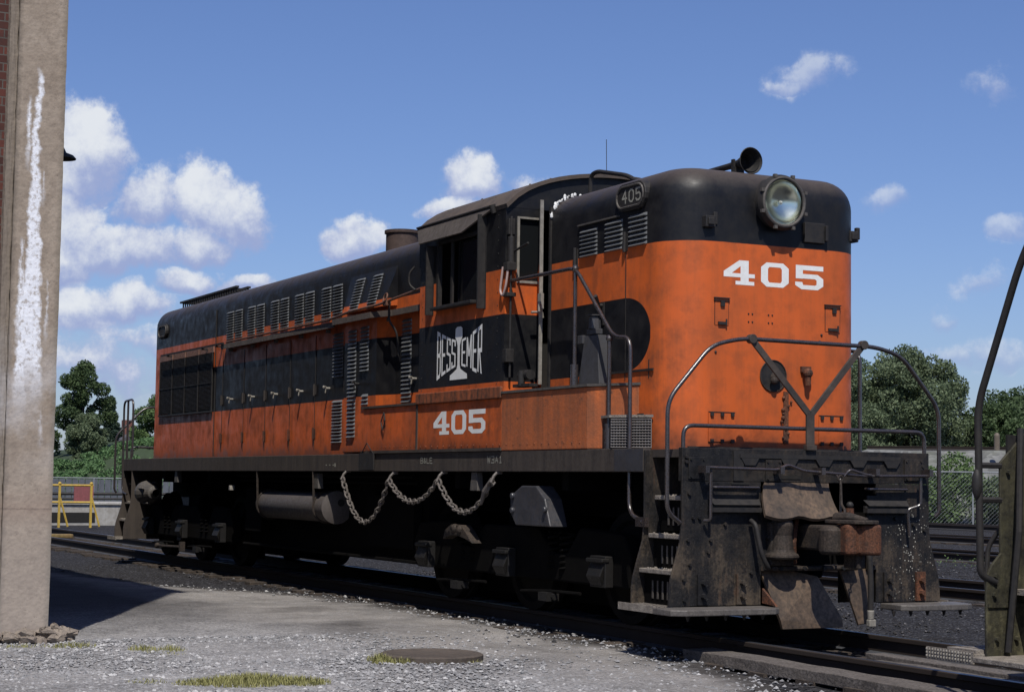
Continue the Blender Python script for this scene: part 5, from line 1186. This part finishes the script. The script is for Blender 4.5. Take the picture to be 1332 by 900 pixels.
grass([(-.50, 5.10, .30, .34, 2600, .10), (-.62, 4.78, .22, .22, 1200, .08), (-.40, 5.42, .2, .2, 900, .06), (-.2, 5.75, .15, .15, 160, .05)], 'dry yellow green grass tuft in the gravel at the bottom edge')
grass([(.62, 3.66, .14, .10, 420, .10), (.5, 3.50, .08, .1, 200, .08), (.38, 3.1, .05, .25, 120, .05)], 'small grass tuft growing against the manhole cover')
grass([(2.1, 5.15, .25, .12, 260, .07), (2.0, 4.95, .15, .12, 220, .08), (2.6, 5.62, .12, .2, 260, .07), (2.7, 6.0, .1, .2, 120, .05), (1.7, 5.05, .2, .15, 80, .04)], 'sparse weeds in the gravel in front of the concrete pillar')

# ------------------------------------------------------------------ BACKGROUND
def leafmat(name, a, b_, tr=.25):
    m, t, b = new_mat(name); P = obj_co(t)
    oi = t.n.new('ShaderNodeObjectInfo')
    c = t.mix(t.mr(t.noise(P, .9, 4, .7), .35, .65), a, b_); c = t.mix(t.mr(t.noise(P, 9, 2), .4, .6, 0, .5), c, tuple(min(1, q*1.5) for q in b_))
    t.l.new(c, b.inputs['Base Color']); b.inputs['Roughness'].default_value = .6; b.inputs['Specular IOR Level'].default_value = .25
    tl = t.n.new('ShaderNodeBsdfTranslucent'); t.l.new(c, tl.inputs[0]); mx = t.n.new('ShaderNodeMixShader'); mx.inputs[0].default_value = tr
    t.l.new(b.outputs[0], mx.inputs[1]); t.l.new(tl.outputs[0], mx.inputs[2]); out = [n for n in t.n if n.type == 'OUTPUT_MATERIAL'][0]; t.l.new(mx.outputs[0], out.inputs[0])
    return m
LF_D = leafmat('dark_leaves', (.035, .060, .025), (.075, .11, .045)); LF_M = leafmat('mid_leaves', (.06, .10, .035), (.11, .165, .06)); LF_S = leafmat('silver_leaves', (.065, .09, .045), (.13, .165, .09)); LF_C = leafmat('conifer_needles', (.025, .045, .03), (.045, .07, .045)); LF_I = leafmat('ivy_leaves', (.06, .115, .045), (.11, .19, .075))
BARK = worn('bark', (.06, .048, .038), (.04, .032, .026), rough=.9, bmp=.8)
def foliage(name, clumps, n_leaf, size, m, parent, zmin=-.2):
    """clumps: (cx,cy,cz,r); leaves fill shells of many small clumps"""
    tot = sum(c[3]**2 for c in clumps); V = []; 
    for (cx, cy, cz, r) in clumps:
        n = max(8, int(n_leaf*r*r/tot)); d = rng.normal(size=(n, 3)); d /= np.linalg.norm(d, axis=1)[:, None]
        rr = r*(.45+.6*rng.random(n)**.6)[:, None]; p = np.array([cx, cy, cz])+d*rr*np.array([1, 1, .85])
        V.append(p)
    p = np.concatenate(V); p = p[p[:, 2] > zmin]; n = len(p)
    s = size*(.5+rng.random(n))[:, None]; a = rng.normal(size=(n, 3)); a /= np.linalg.norm(a, axis=1)[:, None]; b = np.cross(a, rng.normal(size=(n, 3))); b /= np.linalg.norm(b, axis=1)[:, None]
    Q = np.stack([p-a*s, p+b*s*.5, p+a*s, p-b*s*.5], 1).reshape(-1, 3)
    me = bpy.data.meshes.new(name); me.from_pydata(Q.tolist(), [], np.arange(n*4).reshape(-1, 4).tolist()); me.materials.append(m)
    o = bpy.data.objects.new(name, me); COL.objects.link(o)
    if parent: o.parent = parent; me.transform(Matrix.Translation(-Vector(parent.location)))
    return o
def clumpset(cx, cy, z0, z1, rad, n, r0, r1, shape='round'):
    out = []
    while len(out) < n:
        q = random.random(); a = random.uniform(0, 6.28); z = z0+(z1-z0)*q
        if shape == 'round': R_ = rad*math.sqrt(max(0, 1-(2*q-1)**2))
        elif shape == 'cone': R_ = rad*(1-q)**.9
        elif shape == 'dome': R_ = rad*math.sqrt(max(0, 1-q**2.2))
        elif shape == 'oak': R_ = rad*(1-abs(q-.42)**2*2.2)
        d = R_*math.sqrt(random.random())*.95
        out.append((cx+d*math.cos(a), cy+d*math.sin(a), z, random.uniform(r0, r1)*(1-.35*q if shape == 'cone' else 1)))
    return out
def tree(name, label, cx, cy, zb, z0, z1, rad, n, r0, r1, leaves, size, m, shape='round', extra=(), group='trees and bushes behind the yard', tr=.18):
    T = thing(name, label, 'tree' if 'tree' in name or name in ('conifer',) else 'bush', (cx, cy, zb), group)
    g = MB(); g.tube([(cx, cy, zb), (cx+.1, cy, (zb+z1)/2), (cx, cy+.1, z1*.9)], [tr, tr*.7, tr*.2], n=8)
    cl = clumpset(cx, cy, z0, z1, rad, n, r0, r1, shape)+list(extra)
    for c in cl[::max(1, n//10)]:
        g.tube([(cx, cy, zb+(c[2]-zb)*.5), ((cx+c[0])/2, (cy+c[1])/2, c[2]*.8+zb*.2), (c[0], c[1], c[2])], [tr*.4, tr*.25, tr*.1], n=5)
    g.build('trunk', BARK, T); foliage('crown', cl, leaves, size, m, T, zb-.1)
    return T
# embankment on the right with gravel shoulder and its track
EMB = MB(); PA = Vector((72, -28, 0)); PB = Vector((40, -66, 0))
dirv = norm(PB-PA); nrm_ = Vector((dirv.y, -dirv.x, 0)); 
if nrm_.dot(PA-CP) < 0: nrm_ = -nrm_
pa = Vector((57.64, -43.68, 0)); pb = Vector((52.23, -50.2, 0)); dv = norm(pb-pa); nv = Vector((-dv.y, dv.x, 0)); 
if nv.dot(pa-CP) < 0: nv = -nv
L0 = pa-dv*9; 
prf = [(-9.0, -.25), (-3.2, 1.2), (0, 3.03), (3.2, 3.1), (6, 2.6), (40, 2.8)]
for k in range(40):
    p = L0+dv*k*2.5
    taper = min(1, k/4+.0)
    for j, (d, z) in enumerate(prf): EMB.v.append((p.x+nv.x*d, p.y+nv.y*d, (z*taper if z > 0 else z)+random.uniform(-.06, .06)*(j > 0)))
n_ = len(prf)
for k in range(39):
    for j in range(n_-1): EMB.f.append((k*n_+j, (k+1)*n_+j, (k+1)*n_+j+1, k*n_+j+1))
mg, t_, b_ = new_mat('embankment_ballast'); P0 = obj_co(t_); v_ = t_.vor(P0, 3.5); c_ = t_.mix(t_.sep(v_.outputs['Color'])[0], (.10, .10, .095), (.21, .21, .20)); c_ = t_.mix(t_.mr(t_.noise(P0, .6, 4), .45, .7, 0, .5), c_, (.10, .11, .07)); t_.l.new(c_, b_.inputs['Base Color']); b_.inputs['Roughness'].default_value = .95; bump(t_, b_, v_.outputs['Distance'], 1, .1)
tag(EMB.build('embankment', mg, smooth=True), kind='structure')
q0 = L0+dv*10+nv*1.3; q1 = L0+dv*80+nv*1.3
track([(q0.x, q0.y), (q1.x, q1.y)], 'dark track along the top of the distant gravel embankment', ties=False, zoff=3.25)
# chain-link fence, right
def line_fence(name, A_, B_, h, sp, label, mesh=True, slat=None, z0=-.15, mpost=None, mmesh=None, group='fences at the back of the yard'):
    A_ = Vector(A_); B_ = Vector(B_); d = norm(B_-A_); L_ = (B_-A_).length; T = thing(name, label, 'fence', (A_.x, A_.y, z0), group)
    n = int(L_/sp)
    for k in range(n+1):
        p = A_+d*k*sp; g = MB(); g.cyl((p.x, p.y, z0-.1), (p.x, p.y, z0+h), .035, n=8); g.build('post', mpost, T)
    g = MB(); g.tube([(A_.x, A_.y, z0+h), (B_.x, B_.y, z0+h)], .028, n=6); g.build('top_rail', mpost, T)
    g = MB()
    if mesh:
        st = .16; m_ = int(L_/st)
        for k in range(m_):
            p = A_+d*k*st
            for s in (1, -1):
                a0 = p; a1 = p+d*h*s
                if s < 0 and k*st < h: continue
                if s > 0 and k*st+h > L_: continue
                g.tube([(a0.x, a0.y, z0), (a1.x, a1.y, z0+h)], .0045, n=3, caps=False)
        g.build('wire_mesh', mpost, T)
    else:
        k = 0
        while k*.32 < L_:
            a = A_+d*(k*.32); b = A_+d*(k*.32+.29); nn_ = Vector((-d.y, d.x, 0))*.012
            g.add([(q.x, q.y, z) for z in (z0+.05, z0+h-.06+random.uniform(-.01, .01)) for q in (a+nn_, b+nn_, b-nn_, a-nn_)], [(0, 1, 2, 3), (4, 5, 6, 7), (0, 1, 5, 4), (1, 2, 6, 5), (2, 3, 7, 6), (3, 0, 4, 7)]); k += 1
        g.build('slats', mmesh, T)
    return T
GALV = worn('galvanised_pipe', (.30, .32, .33), (.22, .23, .24), dirt_amt=.3, rough=.5)
fa = Vector((47.24, -35.87, 0)); fb = Vector((42.64, -41.42, 0)); fd = norm(fb-fa)
line_fence('chain_link_fence', fa-fd*4, fb+fd*22, 2.08, 3.0, 'chain link fence in front of the leafy bushes and gravel bank at the right', mpost=GALV)
SLT = worn('blue_grey_slats', (.09, .10, .115), (.13, .14, .16), dirt_amt=.3, rough=.7)
line_fence('slat_fence', (80.5, -5, 0), (77.0, -19.5, 0), 1.35, 2.7, 'low blue grey slatted fence below the ivy bank at the left', mesh=False, mpost=GALV, mmesh=SLT)
# bushes between fence and embankment (right)
bi = 0
for k in range(8):
    p = fa-fd*2+fd*(k*2.05)+nv*random.uniform(2.2, 4.2)
    hh = random.uniform(1.3, 2.35) if k != 3 else 2.2
    if k in (0, 1): hh = 1.2
    pos = 'leafy bush behind the chain link fence, '+['hidden by the pilot rail', 'beside the locomotive corner', 'right of the locomotive corner', 'just left of the tall grab rail', 'behind the tall black grab rail', 'right of the tall grab rail', 'near the right edge', 'at the right edge', 'beyond the right edge', 'beyond the right edge', 'beyond the right edge'][k]
    tree('bush', pos, p.x, p.y, -.15, .1, hh, 1.6, 16, .45, .8, 9000, .075, LF_M if k % 2 else LF_S, 'dome', group='bushes behind the chain link fence', tr=.05)
# big trees right
def R3(x, y): return x, y
tree('broadleaf_tree', 'large rounded grey green tree behind the gravel bank, right of the locomotive nose', 65.4, -53.6, 2.5, 3.0, 8.3, 4.0, 150, .45, .9, 60000, .085, LF_S, 'oak')
tree('broadleaf_tree', 'green tree touching the nose, left neighbour of the large rounded tree', 68.6, -51.2, 2.5, 2.8, 8.5, 3.2, 90, .45, .85, 36000, .085, LF_M, 'oak')
tree('broadleaf_tree', 'pale willow like bush at the foot of the large rounded tree', 62.6, -48.6, 2.6, 2.6, 5.3, 1.9, 40, .35, .6, 18000, .07, LF_S, 'dome')
tree('broadleaf_tree', 'low dark tree right of the large rounded tree', 63.0, -57.6, 2.5, 2.8, 5.4, 2.5, 50, .4, .8, 24000, .085, LF_D, 'dome')
for k, (x, y, h, lb) in enumerate(((72.5, -68, 7.2, 'low dark tree on the skyline just left of the tall grab rail'), (71, -71.5, 7.9, 'dark tree on the skyline right of the tall grab rail'), (67, -75, 7.6, 'dark tree on the skyline at the right edge'), (64, -80, 7, 'dark tree beyond the right edge'), (84, -62, 6, 'dark tree behind the large rounded tree'))):
    tree('broadleaf_tree', lb, x, y, 2.5, 2.9, h, 4.0, 80, .5, .95, 26000, .10, LF_D, 'dome')
g = MB(); g.cyl((52.0, -48.0, 3.05), (52.0, -48.0, 3.72), .13, n=12); g.ball((52.0, -48.0, 3.72), .13, 6); tag(g.build('relay_post', worn('pale_post', (.20, .16, .12), dirt_amt=.4)), 'stubby pale brown post on top of the gravel bank near the right edge', 'post')
# left trees
tree('broadleaf_tree', 'tall open crowned tree on the skyline just right of the concrete pillar', 94.4, -15.9, 1.5, 3.2, 7.7, 1.35, 60, .25, .5, 22000, .075, LF_D, 'oak', extra=[(94.4, -17.0, 6.4, .5), (94.4, -17.4, 5.6, .5), (94.3, -17.5, 4.8, .5), (94.4, -15.9, 7.8, .4), (94.5, -14.9, 6.9, .45)])
tree('broadleaf_tree', 'dark tree half hidden behind the concrete pillar', 98, -13.6, 1.5, 2.0, 6.6, 1.7, 60, .4, .7, 20000, .09, LF_D, 'oak')
tree('willow_bush', 'rounded feathery grey green bush below the tall tree at the left', 89.0, -14.9, 1.0, 2.0, 4.55, 1.3, 70, .25, .42, 30000, .06, LF_S, 'oak')
tree('conifer', 'pointed dark spruce behind the handrail at the rear of the orange locomotive', 103.7, -19.9, .5, 1.6, 6.3, 1.3, 90, .2, .4, 18000, .075, LF_C, 'cone')
tree('broadleaf_tree', 'green tree showing just left of the orange long hood end', 90, -19.4, 1.5, 2.6, 5.7, 1.7, 60, .35, .6, 24000, .085, LF_M, 'oak')
tree('broadleaf_tree', 'tree hidden behind the rear of the orange locomotive', 92, -25, 1.5, 2, 6.3, 3, 40, .6, 1.0, 14000, .13, LF_M, 'oak')
# ivy bank: hill + stuff
g = MB(); nx_, ny_ = 30, 16
def bz(x, y):
    return -.15+(np.interp(y, [-40, -26, -19, -12.5, -8, 0], [3.6, 3.7, 3.45, 1.75, 1.35, 1.1])+.15)*min(1, max(0, (x-80.5)/6.0))**.7
for i in range(nx_):
    for j in range(ny_):
        u = i/(nx_-1); v = j/(ny_-1); p = Vector((80.5+v*24, 2.0-u*42, 0)); g.v.append((p.x, p.y, bz(p.x, p.y)+(random.uniform(-.1, .1) if j else 0)))
g.f = [(i*ny_+j, (i+1)*ny_+j, (i+1)*ny_+j+1, i*ny_+j+1) for i in range(nx_-1) for j in range(ny_-1)]
HB = g.build('hillside', worn('bank_soil', (.04, .07, .03), (.03, .05, .02), rough=.95), smooth=True); tag(HB, kind='structure')
cl = []
for k in range(620):
    x_ = 80.9+random.random()**1.2*8; y_ = random.uniform(-30, -4); cl.append((x_, y_, bz(x_, y_)+.08, random.uniform(.22, .45)))
iv = foliage('ivy', cl, 95000, .08, LF_I, None, -.1); tag(iv, 'dense bright green ivy covering the bank behind the slatted fence', 'ivy', kind='stuff')
# houses
def house(label, cx, cy, z0, w, d, h, rh, mw, mr, chim=True):
    T = thing('house', label, 'house', (cx, cy, z0)); g = MB(); g.box(cx-d/2, cx+d/2, cy-w/2, cy+w/2, z0, z0+h); g.build('wall', mw, T)
    g = MB(); g.prism([(cy-w/2-.3, z0+h), (cy+w/2+.3, z0+h), (cy, z0+h+rh)], cx-d/2-.3, cx+d/2+.3, 'x'); RF_ = g.build('roof', mr, T)
    if chim: g = MB(); g.box(cx-d/4, cx-d/4+.7, cy-.35, cy+.35, z0+h+rh*.4, z0+h+rh+.9); g.build('chimney', worn('chimney_brick', (.25, .1, .07)), RF_)
    for yy in (-w/4, w/4):
        g = MB(); g.box(cx-d/2-.03, cx-d/2-.001, cy+yy-.4, cy+yy+.4, z0+h*.4, z0+h*.75); g.build('window', GLASSD, T)
WHW = worn('white_siding', (.62, .62, .62), (.5, .5, .5), dirt_amt=.2)
house('small white gabled house seen between the pillar and the round bush', 109, -18.5, 1.0, 1.9, 5, 1.25, .75, WHW, worn('grey_roof', (.35, .36, .38)), False)
house('house with red brick chimney on the skyline beside the spruce', 116, -23.9, 1.5, 3.2, 6, 1.9, 1.0, WHW, worn('slate_roof', (.12, .11, .11)))
# retaining wall, railing, sign at left
CW = worn('pale_concrete', (.42, .41, .38), (.33, .31, .28), dirt=(.16, .14, .11), dirt_amt=.4, rough=.9, scale=1.5)
g = MB(); g.box(41.6, 44, -6.8, 4.5, -.2, .42); g.box(41.55, 44.05, -6.85, 4.55, .421, .50); rw = g.build('retaining_wall', CW, bevel=.02); tag(rw, 'low pale concrete retaining wall beyond the tracks at the left', 'wall')
g = MB(); g.box(41.59, 41.61, -4.0, -1.9, -.1, .20); g.build('dark_opening', DARK, rw)
YL = worn('yellow_paint', (.62, .42, .06), (.5, .34, .06), dirt=(.15, .1, .05), dirt_amt=.4, rough=.5)
YR = thing('yellow_railing', 'yellow pipe safety railing with braced posts by the pale concrete wall', 'railing', (38, -2.1, -.15))
for y in (-2.12, -3.0, -.9):
    g = MB(); g.box(37.97, 38.03, y-.03, y+.03, -.15, 1.05); g.tube([(38, y, .75), (38, y-.22, .0), (38, y-.25, -.12)], .03, n=6); g.ball((38, y, 1.07), .05, 6); g.build('post', YL, YR)
for z in (1.02, .55):
    g = MB(); g.tube([(38, -.4, z), (38, -3.05, z)], .03, n=8); g.build('rail', YL, YR)
g = MB(); g.box(45.6, 45.66, -4.9, -4.28, .42, 1.02); g.cyl((45.7, -4.6, -.1), (45.7, -4.6, .9), .03); tag(g.build('warning_board', worn('faded_red_board', (.30, .09, .09), (.24, .08, .08), dirt_amt=.3)), 'faded pinkish red board beyond the yellow railing', 'sign board')
g = MB(); g.tube([(60, 2, .55), (58, -12, .62)], .06, n=8); g.tube([(60, 2, .35), (58, -12, .42)], .04, n=8)
for k in range(5): g.cyl((60-.4*k, 1-2.6*k, -.15), (60-.4*k, 1-2.6*k, .6), .04, n=6)
tag(g.build('pipe_barrier', BLK), 'long black pipe barrier running low in front of the slatted fence', 'barrier')
g = MB(); g.box(28.4, 28.9, .55, .85, -.15, .02); g.box(28.5, 28.8, -.35, .4, -.12, -.03); g.cyl((28.6, .7, .02), (28.6, .7, .12), .07); tag(g.build('switch_machine', worn('rusty_yellow', (.28, .2, .06), (.2, .12, .05), dirt_amt=.5), bevel=.02), 'small rusty yellow switch machine between the rails at the left', 'switch machine')
# utility poles far left
for k, (x, y) in enumerate(((100, -14.7), )):
    g = MB(); g.cyl((x, y, 0), (x, y, 4.7), .10, .07, n=8); g.box(x-.05, x+.05, y-1, y+1, 3.0, 3.1); g.box(x-.05, x+.05, y-1, y+1, 2.5, 2.6); tag(g.build('utility_pole', BARK), 'dark utility pole with crossarms beside the concrete pillar', 'utility pole')
# strip of weeds between tracks right
GW = MB()
tag(foliage('weeds', [(random.uniform(13.5, 17), random.uniform(-13.8, -11.8), -.15, random.uniform(.12, .3)) for _ in range(16)], 700, .02, LF_M, None, -.17), 'low green weeds in the cinders between the second and third tracks', 'weeds', kind='stuff')
